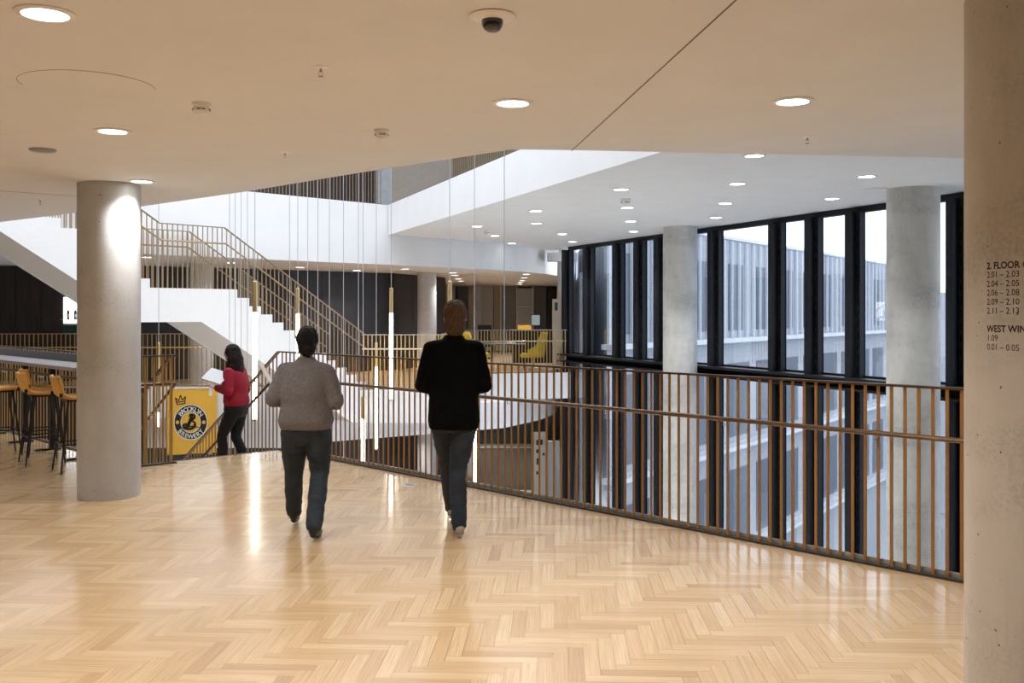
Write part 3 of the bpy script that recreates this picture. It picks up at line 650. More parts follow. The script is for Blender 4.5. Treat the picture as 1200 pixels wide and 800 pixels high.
# local x along U, y along V
x0, x1 = -4.5, 1.05
bevel(MB().box(x0, -.24, 1.05, x1, .24, 1.09).obj('worktop', M['greytop'], ct), .003)
MB().box(x0, .241, 1.04, x1, .27, 1.185).obj('upstand', M['greydark'], ct)
for xx in (-4.2, -2.9, -1.75, -.75, .3): MB().box(xx-.025, .12, .02, xx+.025, .17, 1.05).box(xx-.03, -.05, 0, xx+.03, .25, .02).obj('leg', M['blackm'], ct)
def make_stool():
    r = empty('bar_stool')
    # seat shell facing +x
    mb = MB(); n = 9; rows_ = []
    prof = [(.20, .775), (.19, .79), (.10, .785), (0, .778), (-.10, .78), (-.17, .80), (-.205, .85), (-.225, .93), (-.24, 1.0), (-.243, 1.012)]
    for (x, z) in prof:
        rows_.append([Vector((x-(.03*abs(j/4-1)**2*(-1) if z > .82 else 0), (j/4-1)*(.205 if z < .82 else .205-.03*(z-.82)/.2), z+(.012*abs(j/4-1)**2))) for j in range(n)])
    vs = [v for rw in rows_ for v in rw]; fs = [(i*n+j, i*n+j+1, (i+1)*n+j+1, (i+1)*n+j) for i in range(len(prof)-1) for j in range(n-1)]
    mb.add(vs, fs); o = mb.obj('seat', M['yellow'], r, True)
    so = o.modifiers.new('s', 'SOLIDIFY'); so.thickness = .042; so.offset = 0; sb = o.modifiers.new('b', 'SUBSURF'); sb.levels = 1; sb.render_levels = 1
    for sx in (-1, 1):
        for sy in (-1, 1): MB().tube([(sx*.11, sy*.12, .765), (sx*.2, sy*.2, 0)], [.013, .009], 8).obj('leg', M['blackm'], r, True)
    k = .3; q = .2-(.09*k/.765)*1.0
    xq = .11+.09*(1-k/.765); yq = .12+.08*(1-k/.765)
    for a, b in (((xq, yq), (xq, -yq)), ((xq, -yq), (-xq, -yq)), ((-xq, -yq), (-xq, yq)), ((-xq, yq), (xq, yq))):
        MB().tube([(*a, k), (*b, k)], .008, 8).obj('footrest', M['blackm'], r, True)
    MB().box(-.13, -.14, .745, .13, .14, .763).obj('seat_frame', M['blackm'], r)
    for sy in (-1, 1): MB().box(-.215, sy*.205-.008, .80, -.185, sy*.205+.008, .84).obj('clip', M['blackm'], r)
    return r
stool = make_stool()
def copy_tree(o, parent=None):
    c_ = o.copy(); COL.objects.link(c_)
    if parent: c_.parent = parent
    for ch in list(o.children): copy_tree(ch, c_)
    return c_
va = math.atan2(V.y, V.x)
spots = [((-4.62, 10.42), va-.12, 'yellow bar stool nearest the left concrete column'), ((-5.27, 11.0), va-.12, 'yellow bar stool second from the left concrete column'), ((-5.56, 11.65), va-.12, 'yellow bar stool farther back behind the second one'), ((-6.05, 11.6), va-.12, 'yellow bar stool cut by the left edge of the picture'), ((-6.75, 12.2), va-.3, 'yellow bar stool farthest left, mostly out of the picture')]
for i, ((x, y), a, lab) in enumerate(spots):
    o = stool if i == 0 else copy_tree(stool); o.location = (x, y, 0); o.rotation_euler = (0, 0, a); tag(o, lab, 'bar stool', 'yellow bar stools at the grey counter')

# ---------------------------------------------------------------- banner
bz = .0; Zb = 22.38; k_ = Zb/F
def bxy(x, y): return Vector(((x-600)*k_, 0, EYE-(y-HY)*k_))
bn = empty('banner', (bxy(225, 531).x, Zb-.02, bxy(225, 531).z), 0, 'yellow brewery banner with round black logo hung on the far slab edge', 'banner')
O = Vector((bn.location.x, 0, bn.location.z))
def bq(x, y, d=0): v = bxy(x, y)-O; return (v.x, -d, v.z)
mb = MB(); mb.add([bq(196, 455.5), bq(254.5, 454), bq(254, 530), bq(196.5, 533), bq(196, 455.5, -.01), bq(254.5, 454, -.01), bq(254, 530, -.01), bq(196.5, 533, -.01)], [(0,1,2,3),(7,6,5,4),(0,4,5,1),(1,5,6,2),(2,6,7,3),(3,7,4,0)])
mb.obj('cloth', M['banner'], bn)
MB().bar(bq(195, 454.8, .012), bq(248, 454, .012), .03, .03).obj('top_batten', M['plastic'], bn)
MB().add([bq(246, 453, .03), bq(249.5, 453, .03), bq(249.5, 463.5, .03), bq(246, 463.5, .03)], [(0, 1, 2, 3)]) if 0 else None
mb = MB(); mb.add([bq(245.5, 453, .02), bq(249.5, 453, .02), bq(249.5, 463.5, .02), bq(245.5, 463.5, .02), bq(245.5, 453, .015), bq(249.5, 453, .015), bq(249.5, 463.5, .015), bq(245.5, 463.5, .015)], [(0,1,2,3),(7,6,5,4),(0,4,5,1),(1,5,6,2),(2,6,7,3),(3,7,4,0)]); mb.obj('paper_tag', M['paper'], bn)
C0 = bxy(223.8, 494.5)-O; RR = 19.8*k_
def discm(name, r, d, m, cx=0, cz=0, rin=0):
    n = 56; vs = [(C0.x+cx+r*math.cos(2*math.pi*i/n), -d, C0.z+cz+r*math.sin(2*math.pi*i/n)*1.05) for i in range(n)]
    if rin: vs += [(C0.x+cx+rin*math.cos(2*math.pi*i/n), -d, C0.z+cz+rin*math.sin(2*math.pi*i/n)*1.05) for i in range(n)]; fs = [(i, (i+1) % n, n+(i+1) % n, n+i) for i in range(n)]
    else: fs = [tuple(range(n))]
    b = MB(); b.add(vs, fs); b.obj(name, m, bn)
discm('logo_rim', RR, .001, M['wprint']); discm('logo_ring', RR*.955, .002, M['ink']); discm('logo_rim', RR*.60, .003, M['wprint']); discm('logo_field', RR*.565, .004, M['banner'])
for sx in (-1, 1): discm('logo_dot', RR*.105, .003, M['banner'], cx=sx*RR*.78)
def arc_text(s, rad, top_):
    n = len(s); span = math.radians(118); wid = {'W': 1.35, 'I': .5, 'O': 1.1, 'K': 1.05, 'E': .9, 'L': .85}
    ws = [wid.get(c, 1) for c in s]; tot = sum(ws); acc = 0
    for ch, w in zip(s, ws):
        f = (acc+w/2)/tot; acc += w
        me = text2d(ch, .31*RR*1.15, .006*RR, 'CENTER'); a = (math.pi/2+span/2-f*span) if top_ else (-math.pi/2-span/2+f*span)
        up = 1 if top_ else -1
        cs, sn = math.cos(a), math.sin(a)
        for v in me.vertices:
            x, y = v.co.x, v.co.y-.11*RR*1.25
            rr = rad+up*y; tx, tz = (sn, -cs) if top_ else (-sn, cs)
            v.co = (C0.x+rr*cs+tx*x, -.005, C0.z+(rr*sn+tz*x)*1.05)
        me.materials.clear(); me.materials.append(M['wprint']); place('letter', me, bn)
arc_text('BROOKLYN', RR*.775, True); arc_text('BREWERY', RR*.775, False)
def stroke(pts, ws, name='emblem', m='ink', d=.006):
    # smooth ribbon through control points (units of RR, origin logo centre)
    P = [Vector((x, y)) for x, y in pts]; q = []; wq = []
    for i in range(len(P)-1):
        p0, p1, p2, p3 = P[max(i-1, 0)], P[i], P[i+1], P[min(i+2, len(P)-1)]
        for k in range(8):
            t = k/8; q.append(.5*((2*p1)+(p2-p0)*t+(2*p0-5*p1+4*p2-p3)*t*t+(3*p1-p0-3*p2+p3)*t**3)); wq.append(ws[i]*(1-t)+ws[i+1]*t)
    q.append(P[-1]); wq.append(ws[-1]); L1, L2 = [], []
    for i, p in enumerate(q):
        t = (q[min(i+1, len(q)-1)]-q[max(i-1, 0)]).normalized(); n_ = Vector((-t.y, t.x))*wq[i]*.66
        for LL, s_ in ((L1, 1), (L2, -1)): v = p+n_*s_; LL.append((C0.x+v.x*RR, -d, C0.z+v.y*RR*1.05))
    b = MB(); n = len(q); b.add(L1+L2, [(i, i+1, n+i+1, n+i) for i in range(n-1)]); b.obj(name, M[m], bn)
# script letter B with sweeping tail
stroke([(-.12, .30), (-.04, .42), (.10, .46), (.22, .38), (.20, .24), (.06, .12), (-.06, .06)], [.03, .07, .06, .10, .12, .08, .04])
stroke([(-.06, .06), (.10, .06), (.24, -.02), (.24, -.20), (.08, -.34), (-.16, -.38), (-.38, -.30), (-.40, -.16), (-.24, -.10), (-.10, -.16), (-.06, -.24)], [.04, .06, .09, .14, .12, .10, .13, .12, .07, .06, .05])
stroke([(.08, .44), (.0, .16), (-.12, -.10), (-.28, -.28)], [.12, .15, .15, .10])
stroke([(-.2, -.28), (.05, -.22), (.3, -.26), (.52, -.30)], [.06, .05, .05, .02])
# hand-drawn crown and ticks
cw = [(-.84, 1.12), (-.90, 1.38), (-.70, 1.20), (-.60, 1.52), (-.48, 1.24), (-.30, 1.46), (-.34, 1.16)]
for a, b in zip(cw, cw[1:]): stroke([a, b], [.045, .045], 'crown')
stroke([(-.86, 1.12), (-.34, 1.18)], [.04, .04], 'crown'); stroke([(-.82, 1.0), (-.32, 1.06)], [.04, .04], 'crown'); stroke([(-.84, 1.12), (-.82, 1.0)], [.04, .04], 'crown'); stroke([(-.34, 1.18), (-.32, 1.06)], [.04, .04], 'crown')
for x, y in ((.48, -1.02), (.60, -.98), (.72, -.92)): stroke([(x, y), (x+.03, y-.16)], [.04, .04], 'tick')

# ---------------------------------------------------------------- lit shelf with bottles, gallery and lower floor things
sh = empty('back_bar_shelf', (-10.35, 24.28, 0), 0, 'backlit white bar shelf beside the left column', 'shelf')
MB().box(-.74, -.02, 1.42, .75, .01, 2.07).obj('lit_panel', M['lit'], sh); MB().box(-.74, -.16, 1.35, .75, -.021, 1.385).obj('shelf_board', M['green'], sh); MB().box(-.75, -.06, 1.16, .75, .01, 1.35).obj('teal_panel', M['green'], sh); MB().box(-.75, -.06, .02, .75, .01, 1.155).obj('base_panel', M['black'], sh); MB().box(-.74, -.18, 1.512, .75, -.021, 1.524).obj('glass_shelf', M['facl'], sh)
bp_ = [(.0, 0), (.035, 0), (.036, .01), (.036, .17), (.030, .20), (.013, .225), (.012, .27), (.012, .285)]
for i, (x, lab) in enumerate(((80, 'green bottle on the backlit shelf, the left one'), (88.3, 'green bottle on the backlit shelf, the one next to the column'))):
    X = (x-600)*24.15/F; t = empty('bottle', (X, 24.15, 1.5245), 0, lab, 'bottle', 'bottles on the backlit shelf')
    MB().lathe([(r_, z_) for r_, z_ in bp_[1:]], 16).obj('glass_body', M['bottle'], t, True); MB().lathe([(.0365, .05), (.0365, .13)], 16).obj('paper_label', M['paper'], t, True); MB().lathe([(.014, .283), (.014, .30)], 12).obj('cap', M['green'], t)

# partitions at the far end of the gallery
pt = empty('glass_partition', (0, 42.6, 0), 0, 'white framed office partition at the far end of the gallery', 'partition')
kz = 42.6/F
def ppx(x): return (x-600)*kz
def zpx(y): return EYE-(y-HY)*kz
for x0_, x1_, m in ((521, 532, 'whitep'), (536, 548, 'facd'), (549, 556, 'beige'), (557, 562, 'whitep'), (563, 578, 'facl'), (579, 586, 'beige'), (588, 604, 'greyp'), (625, 640, 'greydark'), (641, 652, 'blackm')):
    MB().box(ppx(x0_), 0, .05, ppx(x1_), .08, 2.84).obj('panel', M[m], pt)
MB().box(ppx(606), -.02, 2.0, ppx(624), .04, 2.75).obj('panel', M['facl'], pt); MB().box(ppx(606), -.02, .05, ppx(624), .04, 1.9).obj('door', M['facl'], pt)
for x_ in (605.5, 624.5, 520.5, 532.5, 562.5, 587): MB().box(ppx(x_)-.03, -.06, 0, ppx(x_)+.03, 0, 2.84).obj('frame', M['whitep'], pt)
MB().box(ppx(605), -.07, 1.92, ppx(625), 0, 1.98).obj('frame', M['whitep'], pt); MB().box(ppx(520), -.07, 2.0, ppx(533), 0, 2.06).obj('frame', M['whitep'], pt)

def cabinet(x, y, w, d, h, m, lab, name='cabinet'):
    t = empty(name, (x, y, 0), 0, lab, 'cabinet'); MB().box(-w/2, 0, .06, w/2, d, h).obj('body', m, t); MB().box(-w/2+.02, .02, 0, w/2-.02, d-.02, .06).obj('plinth', M['blackm'], t)
    MB().box(-w/2+.01, -.018, .08, -.004, 0, h-.01).obj('door', m, t); MB().box(.004, -.018, .08, w/2-.01, 0, h-.01).obj('door', m, t); return t
t = cabinet(1.34, 28.15, .34, .35, 2.08, M['beige'], 'tall beige cabinet standing against the end column of the gallery')
MB().box(-.12, -.025, 1.75, -.03, -.019, 1.98).obj('notice', M['green'], t)
t = empty('reception_desk', (.95, 33, 0), 0, 'dark desk counter behind the gallery railing', 'desk'); MB().box(-.95, 0, 0, .75, .6, 1.08).obj('body', M['blackm'], t); MB().box(-1.0, -.04, 1.08, .8, .64, 1.12).obj('desk_top', M['greydark'], t); MB().box(-.75, .2, 1.12, -.3, .5, 1.27).obj('tray', M['banner'], t)
t = empty('monitor', (.80, 32.9+.3, 1.12), 0, 'small glowing monitor on the dark gallery desk', 'monitor')
MB().box(-.17, 0, .12, .17, .03, .52).obj('housing', M['blackm'], t); MB().box(-.14, -.006, .15, .14, 0, .49).obj('screen', M['screen'], t); MB().lathe([(.1, 0), (.1, .01), (.015, .02), (.015, .14)], 12).obj('stand', M['blackm'], t)
def armchair(loc, rz, lab):
    r = empty('armchair', loc, rz, lab, 'armchair', 'yellow armchairs behind the gallery railing'); r.scale = (1.12, 1.12, 1.12)
    n = 13; rows_ = []
    for i, z in enumerate((.36, .42, .5, .6, .75, .9, 1.0)):
        rr = []
        for j in range(n):
            a = math.radians(-115+230*j/(n-1)); back_ = math.cos(a)
            R_ = .30+.03*i/6; top_ = z if back_ > .35 else min(z, .40+.24*(1+back_)*.75)
            rr.append(Vector((-R_*math.cos(a)-(.10*(top_-.4)), R_*math.sin(a), top_)))
        rows_.append(rr)
    b = MB(); b.add([v for q in rows_ for v in q], [(i*n+j, i*n+j+1, (i+1)*n+j+1, (i+1)*n+j) for i in range(6) for j in range(n-1)])
    o = b.obj('back_shell', M['yellow2'], r, True); m_ = o.modifiers.new('s', 'SOLIDIFY'); m_.thickness = .03
    o = MB().prism([(.32, -.26), (.32, .26), (.1, .3), (-.2, .25), (-.3, 0), (-.2, -.25), (.1, -.3)], .34, .45).obj('seat', M['yellow2'], r); bevel(o, .03, 3)
    MB().lathe([(.02, .06), (.02, .34)], 12).obj('post', M['chrome'], r, True)
    for k in range(5): a = k*2*math.pi/5; MB().tube([(0, 0, .08), (.28*math.cos(a), .28*math.sin(a), .03)], .015, 8).obj('foot', M['chrome'], r)
    return r
armchair((.62, 28.75, 0), math.radians(175), 'yellow armchair facing left behind the gallery railing near the windows')
armchair((-1.05, 29.0, 0), math.radians(10), 'yellow armchair partly hidden behind the man in black')
def table(x, y, w, d, h, lab, m='greydark'):
    t = empty('table', (x, y, 0), 0, lab, 'table'); MB().box(-w/2, -d/2, h-.03, w/2, d/2, h).obj('tabletop', M[m], t)
    for sx in (-1, 1):
        for sy in (-1, 1): MB().box(sx*(w/2-.06)-.02, sy*(d/2-.06)-.02, 0, sx*(w/2-.06)+.02, sy*(d/2-.06)+.02, h-.03).obj('leg', M['blackm'], t)
    return t
table(-.12, 29.6, 1.1, .7, .76, 'grey table between the two yellow armchairs')
o = tag(MB().box(-.15, -.1, 0, .15, .1, .025).box(-.13, -.09, .026, .12, .1, .04).obj('magazine_stack', M['paper'], loc=(-.05, 29.55, .761)), 'small stack of magazines on the grey gallery table', 'magazines')
t = empty('office_chair', (-1.0, 36, 0), 0, 'black office chair at the far end of the gallery', 'chair'); bevel(MB().box(-.25, -.25, .44, .25, .25, .54).obj('seat', M['blackm'], t), .03); bevel(MB().box(-.25, -.3, .62, .25, -.22, 1.25).obj('backrest', M['blackm'], t), .03); MB().lathe([(.28, 0), (.28, .05), (.03, .07), (.03, .44)], 10).obj('base', M['blackm'], t)
# lower floor
t = empty('reception_counter', (-.15, 33.2, -FL), 0, 'taupe reception counter on the lower floor seen through the railing', 'counter')
MB().box(-1.1, 0, 0, 1.05, .7, 1.42).obj('front_panel', M['brown'], t); MB().box(-1.14, -.05, 1.42, 1.08, .75, 1.46).obj('counter_top', M['beige'], t)
for i in range(3): MB().box(-1.08+i*.7, -.012, .1, -.42+i*.7, 0, 1.36).obj('panel', M['brown'], t)
sg = empty('sign_stand', (.88, 30.0, -FL), math.radians(20), 'tall beige sign panel with dark lettering marks on the lower floor', 'sign')
MB().box(-.22, 0, .05, .22, .05, 2.35).obj('panel', M['beige'], sg); MB().box(-.3, -.1, 0, .3, .2, .05).obj('foot', M['blackm'], sg)
for i, (x_, z_, w_, h_) in enumerate(((-.15, 1.95, .08, .16), (-.02, 1.95, .08, .16), (-.15, 1.7, .08, .12), (-.14, 1.35, .1, .2), (.06, 1.62, .07, .08), (-.15, 1.05, .06, .1))): MB().box(x_, -.004, z_, x_+w_, 0, z_+h_).obj('mark', M['ink'], sg)
tag(MB().box(-.2, -.15, 0, .2, .15, 2.0).obj('cabinet', M['facl'], loc=(1.28, 30.5, -FL)), 'white cabinet right of the sign panel on the lower floor', 'cabinet')
o = bevel(MB().box(-.35, -.3, 0, .35, .3, .95).obj('planter', M['blackm'], loc=(-.85, 35.5, -FL)), .02); tag(o, 'black cabinet behind the reception counter on the lower floor', 'cabinet'); o.name = 'cabinet'
# floor outlet
p = px(480.5, 568.5, 0); t = empty('floor_outlet', p, 0, 'round steel floor outlet plate left of the man in black', 'floor outlet')
MB().lathe([(.07, 0), (.07, .002), (.064, .004)], 28).obj('plate', M['steel'], t, True); MB().lathe([(.045, .0041), (.045, .0055)], 24).obj('lid', M['greydark'], t, True)

# ---------------------------------------------------------------- people
def finish(mb, name, m, parent, vox=.009, smooth=6, wr=0, wfreq=9, seed=0, zs=1.0):
    me = mb.mesh(name, m); o = place(name, me, parent)
    r = o.modifiers.new('r', 'REMESH'); r.mode = 'VOXEL'; r.voxel_size = vox; r.use_smooth_shade = True
    if smooth: s_ = o.modifiers.new('s', 'SMOOTH'); s_.iterations = smooth; s_.factor = .6
    dg = bpy.context.evaluated_depsgraph_get(); dg.update()
    m2 = bpy.data.meshes.new_from_object(o.evaluated_get(dg)); o.modifiers.clear(); o.data = m2; m2.name = name
    if wr:
        nm = [v.normal.copy() for v in m2.vertices]
        for v, n_ in zip(m2.vertices, nm):
            q = Vector((v.co.x*wfreq, v.co.y*wfreq, v.co.z*wfreq*zs))+Vector((seed, seed*2, 0))
            q += noise.noise_vector(q*.6)*.9
            d = (1-abs(noise.noise(q))*2)*.6+noise.noise(q*2.1)*.4
            v.co += n_*d*wr
    m2.polygons.foreach_set('use_smooth', [True]*len(m2.polygons)); return o
def ring(c, rx, ry, n=20, tilt=None, yaw=0, e=2.4):
    out = []
    for k in range(n):
        t = 2*math.pi*k/n; cx_, sx_ = math.cos(t), math.sin(t)
        x = rx*abs(cx_)**(2/e)*(1 if cx_ > 0 else -1); y = ry*abs(sx_)**(2/e)*(1 if sx_ > 0 else -1)
        out.append(Vector(c)+Vector((x*math.cos(yaw)-y*math.sin(yaw), x*math.sin(yaw)+y*math.cos(yaw), 0)))
    return out
def lerp(a, b, t): return Vector(a)*(1-t)+Vector(b)*t
def limb(mb, pts, rs, n=14):
    q = [Vector(pts[0])]; r = [rs[0]]
    for i in range(len(pts)-1):
        for k in range(1, 5): q.append(lerp(pts[i], pts[i+1], k/4)); r.append(rs[i]*(1-k/4)+rs[i+1]*k/4)
    mb.tube(q, r, n); mb.ell(q[0], r[0], r[0], r[0], 12); mb.ell(q[-1], r[-1], r[-1], r[-1], 12)
    for p_, rr in zip(pts[1:-1], rs[1:-1]): mb.ell(p_, rr, rr, rr, 12)
def hand(mb, w, d, up, s, sc=1.0, curl=.5):
    # w wrist, d direction of hand, up = palm normal (palm faces this way), s=+1/-1 thumb side
    d = Vector(d).normalized(); up = (Vector(up)-d*Vector(up).dot(d)).normalized(); sd = d.cross(up)*s; w = Vector(w)
    m = Matrix((sd, d, up)).transposed()
    mb.ell(w+d*.045*sc, .038*sc, .052*sc, .015*sc, 14, m)
    for i, ln in enumerate((.068, .076, .071, .056)):
        o_ = sd*(.029-.0195*i)*sc; b_ = w+d*(.083 if i < 3 else .076)*sc+o_
        a1 = curl*.5; p1 = b_+(d*math.cos(a1)+up*math.sin(a1))*ln*.45*sc; a2 = curl*1.5; p2 = p1+(d*math.cos(a2)+up*math.sin(a2))*ln*.32*sc; a3 = curl*2.2; p3 = p2+(d*math.cos(a3)+up*math.sin(a3))*ln*.26*sc
        mb.tube([b_-d*.03*sc, b_, p1, p2, p3], [x*sc for x in (.0085, .009, .0085, .0078, .0062)], 8)
    t0_ = w+d*.02*sc+sd*.026*sc; t1_ = t0_+(d*.6+sd*.8).normalized()*.035*sc+up*.008*sc; t2_ = t1_+(d*.85+sd*.35+up*.3).normalized()*.028*sc; t3_ = t2_+(d*.9+up*.45).normalized()*.022*sc
    mb.tube([w+d*.012*sc, t0_, t1_, t2_, t3_], [x*sc for x in (.011, .0125, .0105, .0098, .007)], 8)
def person(name_loc, rz, label, H, J, build, cl, hair, yawhead=0):
    """J joints (metres, local, facing +y): hip,chest,neck,head,sh,el,wr,kn,an per side"""
    r = empty('person', name_loc, rz, label, 'person')
    hw, sw, wb = build['hip'], build['sh'], build['waist']
    hip, chest, neck, head = (Vector(J[k]) for k in ('hip', 'chest', 'neck', 'head'))
    mid = lerp(hip, chest, .5)
    b = MB()
    hr = build.get('head', .092)
    mh = Matrix.Rotation(yawhead, 3, 'Z')
    b.ell(head+Vector((0, 0, .012)), hr*.84, hr*1.06, hr*1.14, 20, mh)
    b.ell(head+mh @ Vector((0, hr*.28, -hr*.52)), hr*.60, hr*.66, hr*.72, 16, mh)
    nose = head+mh @ Vector((0, hr*1.05, -hr*.18)); b.tube([head+mh @ Vector((0, hr*.98, .012)), nose+mh @ Vector((0, .012, 0)), nose+Vector((0, 0, -.014))], [.007, .011, .010], 8)
    b.ell(head+mh @ Vector((0, hr*.86, -hr*.62)), .024, .012, .009, 10, mh)
    for s in (-1, 1):
        b.ell(head+mh @ Vector((s*hr*.86, -.004, -hr*.12)), .009, .018, .030, 10, mh); b.ell(head+mh @ Vector((s*hr*.36, hr*.84, hr*.14)), .022, .014, .009, 10, mh)
    limb(b, [lerp(neck, head, .75), neck, lerp(neck, chest, .4)], [.048, .052, .06])
    tors = [(hip-Vector((0, 0, .09)), hw*.80, .085), (hip, hw*.92, .10), (lerp(hip, mid, .7), wb*.92, .085), (mid, wb*.95, .085), (lerp(mid, chest, .7), sw*.72, .095), (chest+Vector((0, 0, .01)), sw*.72, .085), (lerp(chest, neck, .5), sw*.46, .058), (neck, .055, .05)]
    b.rings([ring(c_, a_, d_) for c_, a_, d_ in tors])
    for s, k in ((-1, 'l'), (1, 'r')):
        sh_, el, wr = Vector(J['sh'+k]), Vector(J['el'+k]), Vector(J['wr'+k]); kn, an = Vector(J['kn'+k]), Vector(J['an'+k]); hj = hip+Vector((s*hw*.52, 0, -.06))
        limb(b, [sh_+Vector((-.030*s, 0, -.055)), el, wr], [.038, .034, .024]); limb(b, [hj, kn, an], [.075, .048, .034])
        hd = J.get('hd'+k, (wr-el)); hand(b, wr, hd, J.get('pu'+k, (0, 0, 1)), -s, build.get('hs', .93), J.get('curl', .5))
        ft = Vector(J['ft'+k]); limb(b, [an-Vector((0, 0, .01)), ft], [.034, .028])
    finish(b, 'body', M['skin'], r, .0065, 3)
    for s in (-1, 1):
        e_ = MB().ell(head+mh @ Vector((s*hr*.36, hr*.90, hr*.0)), .012, .010, .009, 10, mh); e_.obj('eye', M['eye'], r, True)
    # top garment
    g_ = MB(); bot_ = J['hem']; e = build['loose']
    mid_b = lerp(hip, chest, .12)
    tl = [(Vector((hip.x, hip.y, bot_)), hw*1.0+e*.6, .118+e*.5), (Vector((hip.x, hip.y, bot_+.06)), hw*1.02+e, .125+e), (lerp(hip, mid, .8), wb+e*1.3, .118+e), (mid, wb+e*1.2, .115+e), (lerp(mid, chest, .5), sw*.76+e, .125+e), (chest, sw*.84+e*.5, .122+e*.4), (chest+Vector((0, 0, .07)), sw*.84, .105), (lerp(chest, neck, .68), sw*.60, .082), (lerp(chest, neck, .88), sw*.36, .07), (neck+Vector((0, -.004, .005)), .066, .064)]
    g_.rings([ring(c_, a_, d_, 24) for c_, a_, d_ in tl])
    for k in 'lr':
        sh_, el, wr = Vector(J['sh'+k]), Vector(J['el'+k]), Vector(J['wr'+k]); we = el+(wr-el)*.93
        sj = sh_+Vector((-.012*(1 if k == 'r' else -1), 0, -.030)); limb(g_, [lerp(neck, sh_, .45)-Vector((0, 0, .045)), sj, el, we], [.050, .060+e*.3, .050+e*.7, .038+e*.4])
    finish(g_, cl['topname'], M[cl['top']], r, .010, 5, cl.get('wr', .006), 8, H*10)
    # trousers
    t_ = MB(); w_ = build['leg']
    t_.rings([ring(hip+Vector((0, 0, .10)), wb*1.0, .108, 20), ring(hip+Vector((0, 0, .02)), hw*1.0, .122, 20), ring(hip-Vector((0, -.006, .05)), hw*1.03, .130, 20), ring(hip-Vector((0, 0, .115)), hw*.96, .115, 20), ring(hip-Vector((0, 0, .15)), hw*.6, .08, 20)])
    for s, k in ((-1, 'l'), (1, 'r')):
        kn, an = Vector(J['kn'+k]), Vector(J['an'+k]); hj = hip+Vector((s*hw*.50, 0, -.07)); calf = lerp(kn, an, .35)+Vector((0, -.012, 0))
        limb(t_, [hj, lerp(hj, kn, .5), kn, calf, an+Vector((0, 0, -.005))], [.098*w_, .086*w_, .064*w_, .063*w_, .055*w_])
    finish(t_, 'trousers', M[cl['leg']], r, .010, 4, .009, 9, H*7, 1.6)
    for s, k in ((-1, 'l'), (1, 'r')):
        an, ft = Vector(J['an'+k]), Vector(J['ft'+k]); sb_ = MB(); d = (ft-an); d = d.normalized(); heel = an-Vector((0, 0, .045))-Vector((d.x, d.y, 0))*.035
        limb(sb_, [an, heel+Vector((0, 0, .01))], [.041, .036]); limb(sb_, [heel, lerp(heel, ft, .6), ft], [.036, .040, .030])
        so_ = finish(sb_, 'shoe', M[cl['shoe']], r, .008, 3)
        z0 = min(v.co.z for v in so_.data.vertices); sole = MB(); u_ = (ft-heel).normalized()
        limb(sole, [heel-Vector((0, 0, .026)), ft-Vector((0, 0, .020))], [.026, .024]); 
        finish(sole, 'sole', M[cl['sole']], so_, .008, 2)
    hair(r, head, hr, mh)
    return r
V3 = Vector
# woman in grey
def hair_bun(r, h, hr, mh):
    b = MB(); b.ell(h+V3((0, -.012, .022)), hr*.92, hr*1.08, hr*1.12, 20); b.ell(h+V3((0, -.03, -.045)), hr*.74, hr*.78, hr*.85, 16); b.ell(h+V3((.01, -.055, -.07)), .048, .05, .05, 14)
    o = finish(b, 'hair', M['hairk'], r, .006, 3, .010, 24, 3, .3)
gx, gy = -1.575, 7.5
JG = dict(hip=(0, 0, .83), chest=(.0, 0, 1.16), neck=(.0, .0, 1.33), head=(.01, .02, 1.455), hem=.79,
          shl=(-.165, 0, 1.255), ell=(-.235, -.02, 1.02), wrl=(-.255, .10, 1.08), shr=(.165, 0, 1.255), elr=(.225, -.02, 1.0), wrr=(.17, .19, 1.02),
          hdl=(-.1, .45, .5), pul=(.9, -.1, 0), hdr=(-.5, .8, .1), pur=(-.8, .2, 0), curl=.6,
          knl=(-.115, .11, .44), anl=(-.135, .20, .13), ftl=(-.15, .34, .045), knr=(.105, .02, .44), anr=(.115, -.26, .115), ftr=(.125, -.13, .038))
person((gx, gy, 0), 0, 'woman in a grey sweater and dark trousers walking away holding papers', 1.57, JG, dict(hip=.175, sh=.205, waist=.145, loose=.030, leg=1.08, head=.088, hs=.9),
       dict(topname='sweater', top='sweater', leg='jean', shoe='shoe', sole='shoe', wr=.008), hair_bun)
rl = MB(); rl.tube([(0, 0, -.13), (0, 0, .13)], .017, 14)
q = V3(((314-600)*7.66/F, 7.66, EYE-(441-HY)*7.66/F)); o = rl.obj('rolled_papers', M['paper'], smooth=True, loc=q); o.rotation_euler = (math.radians(-20), math.radians(-36), 0)
tag(o, 'rolled white papers held in the left hand of the woman in grey', 'papers')
# man in black
def hair_man(r, h, hr, mh):
    b = MB(); b.ell(h+V3((0, -.016, .024)), hr*.93, hr*1.06, hr*1.09, 20); b.ell(h+V3((0, -.034, -.060)), hr*.80, hr*.80, hr*1.10, 16); b.ell(h+V3((0, .03, .075)), hr*.7, hr*.7, hr*.5, 12)
    finish(b, 'hair', M['hairb'], r, .006, 3, .013, 26, 5, .22)
mx_, my_ = -.44, 7.42
JM = dict(hip=(0, 0, .93), chest=(-.0, 0, 1.30), neck=(.0, 0, 1.50), head=(.01, .02, 1.645), hem=.80,
          shl=(-.18, 0, 1.43), ell=(-.225, -.03, 1.13), wrl=(-.17, .20, 1.09), shr=(.18, 0, 1.43), elr=(.225, -.03, 1.13), wrr=(.17, .20, 1.10),
          hdl=(.5, .8, 0), pul=(0, 0, 1), hdr=(-.5, .8, 0), pur=(0, 0, 1), curl=.6,
          knl=(-.055, .20, .50), anl=(-.04, .42, .13), ftl=(-.05, .58, .05), knr=(.03, .0, .49), anr=(.045, -.10, .10), ftr=(.00, .07, .038))
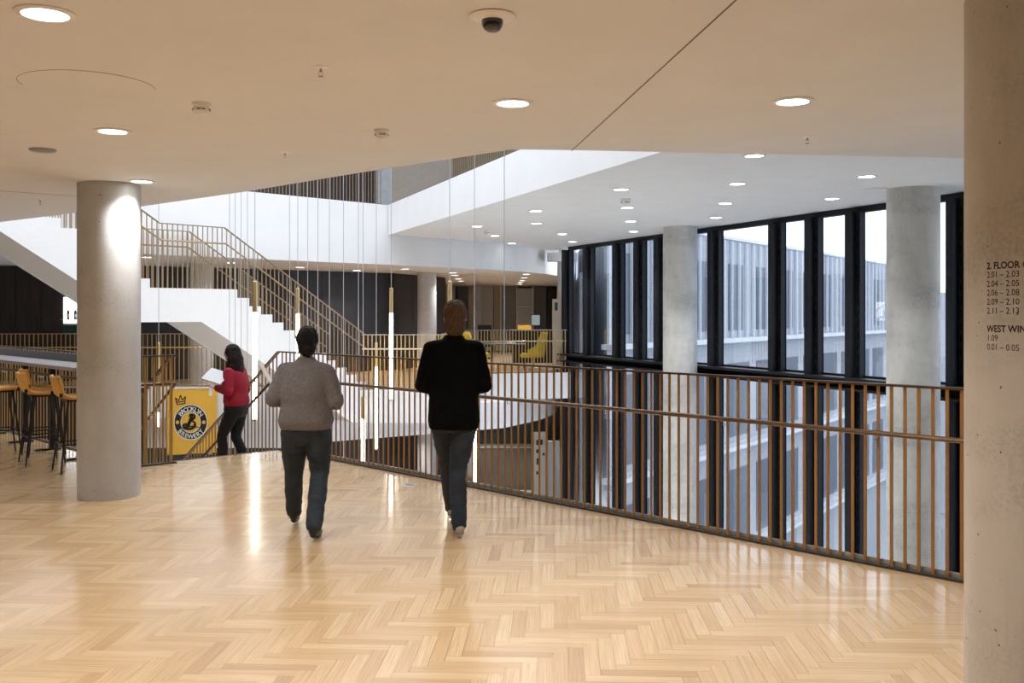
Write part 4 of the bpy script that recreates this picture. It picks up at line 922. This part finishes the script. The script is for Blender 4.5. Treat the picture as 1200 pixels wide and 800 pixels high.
person((mx_, my_, 0), 0, 'man in a black jacket and dark jeans walking away beside the railing', 1.77, JM, dict(hip=.168, sh=.232, waist=.155, loose=.022, leg=1.0, head=.094, hs=1.0),
       dict(topname='jacket', top='jacket', leg='jeang', shoe='shoet', sole='sole', wr=.006), hair_man)
# woman in red, two steps down the stair, facing down the flight
def hair_long(r, h, hr, mh):
    b = MB(); b.ell(h+V3((0, -.014, .024)), hr*.96, hr*1.08, hr*1.10, 20)
    for i in range(11):
        a_ = math.radians(200+i*14); x, y = math.cos(a_), math.sin(a_)
        p0 = h+V3((x*hr*.78, y*hr*.85, .02)); wv = .012*math.sin(i*2.1)
        b.tube([p0, p0+V3((x*.02+wv, y*.022, -.09)), p0+V3((x*.034-wv, y*.03, -.19)), p0+V3((x*.036+wv+.012, y*.038, -.28-.02*(i % 3))), p0+V3((x*.02, y*.03, -.33-.02*(i % 2)))], [.032, .040, .042, .034, .010], 8)
    finish(b, 'hair', M['hairl'], r, .008, 2, .008, 18, 9)
ra = math.atan2(-U.y, -U.x)-math.pi/2
rp = ab(AK, B1-.34)+(-U)*.50
JR = dict(hip=(0, 0, .87), chest=(.0, .02, 1.20), neck=(.0, .035, 1.37), head=(-.005, .06, 1.50), hem=.86,
          shl=(-.165, .02, 1.30), ell=(-.215, -.02, 1.05), wrl=(-.12, .20, 1.08), shr=(.165, .02, 1.30), elr=(.205, -.01, 1.04), wrr=(.10, .20, 1.02),
          hdl=(.3, .9, .1), pul=(0, 0, 1), hdr=(-.5, .8, .1), pur=(0, 0, 1), curl=.5,
          knl=(-.09, .15, .49), anl=(-.10, .14, .06), ftl=(-.11, .29, -.02), knr=(.08, .06, .46), anr=(.08, -.10, .12), ftr=(.08, .05, .04))
rw = person((rp.x, rp.y, -2*RI), ra+.55, 'woman in a crimson cardigan with long dark hair going down the steps', 1.63, JR, dict(hip=.165, sh=.20, waist=.135, loose=.014, leg=.93, head=.090, hs=.9),
       dict(topname='cardigan', top='red', leg='blackt', shoe='shoe', sole='shoe', wr=.006), hair_long)
q = V3(((253-600)*12.0/F, 12.0, .90))
o = MB().box(-.14, -.11, -.008, .14, .11, .008).obj('laptop', M['tablet'], loc=q); o.rotation_euler = (math.radians(35), math.radians(14), -.3); tag(o, 'pale grey laptop held by the woman in red', 'laptop'); bevel(o, .004)
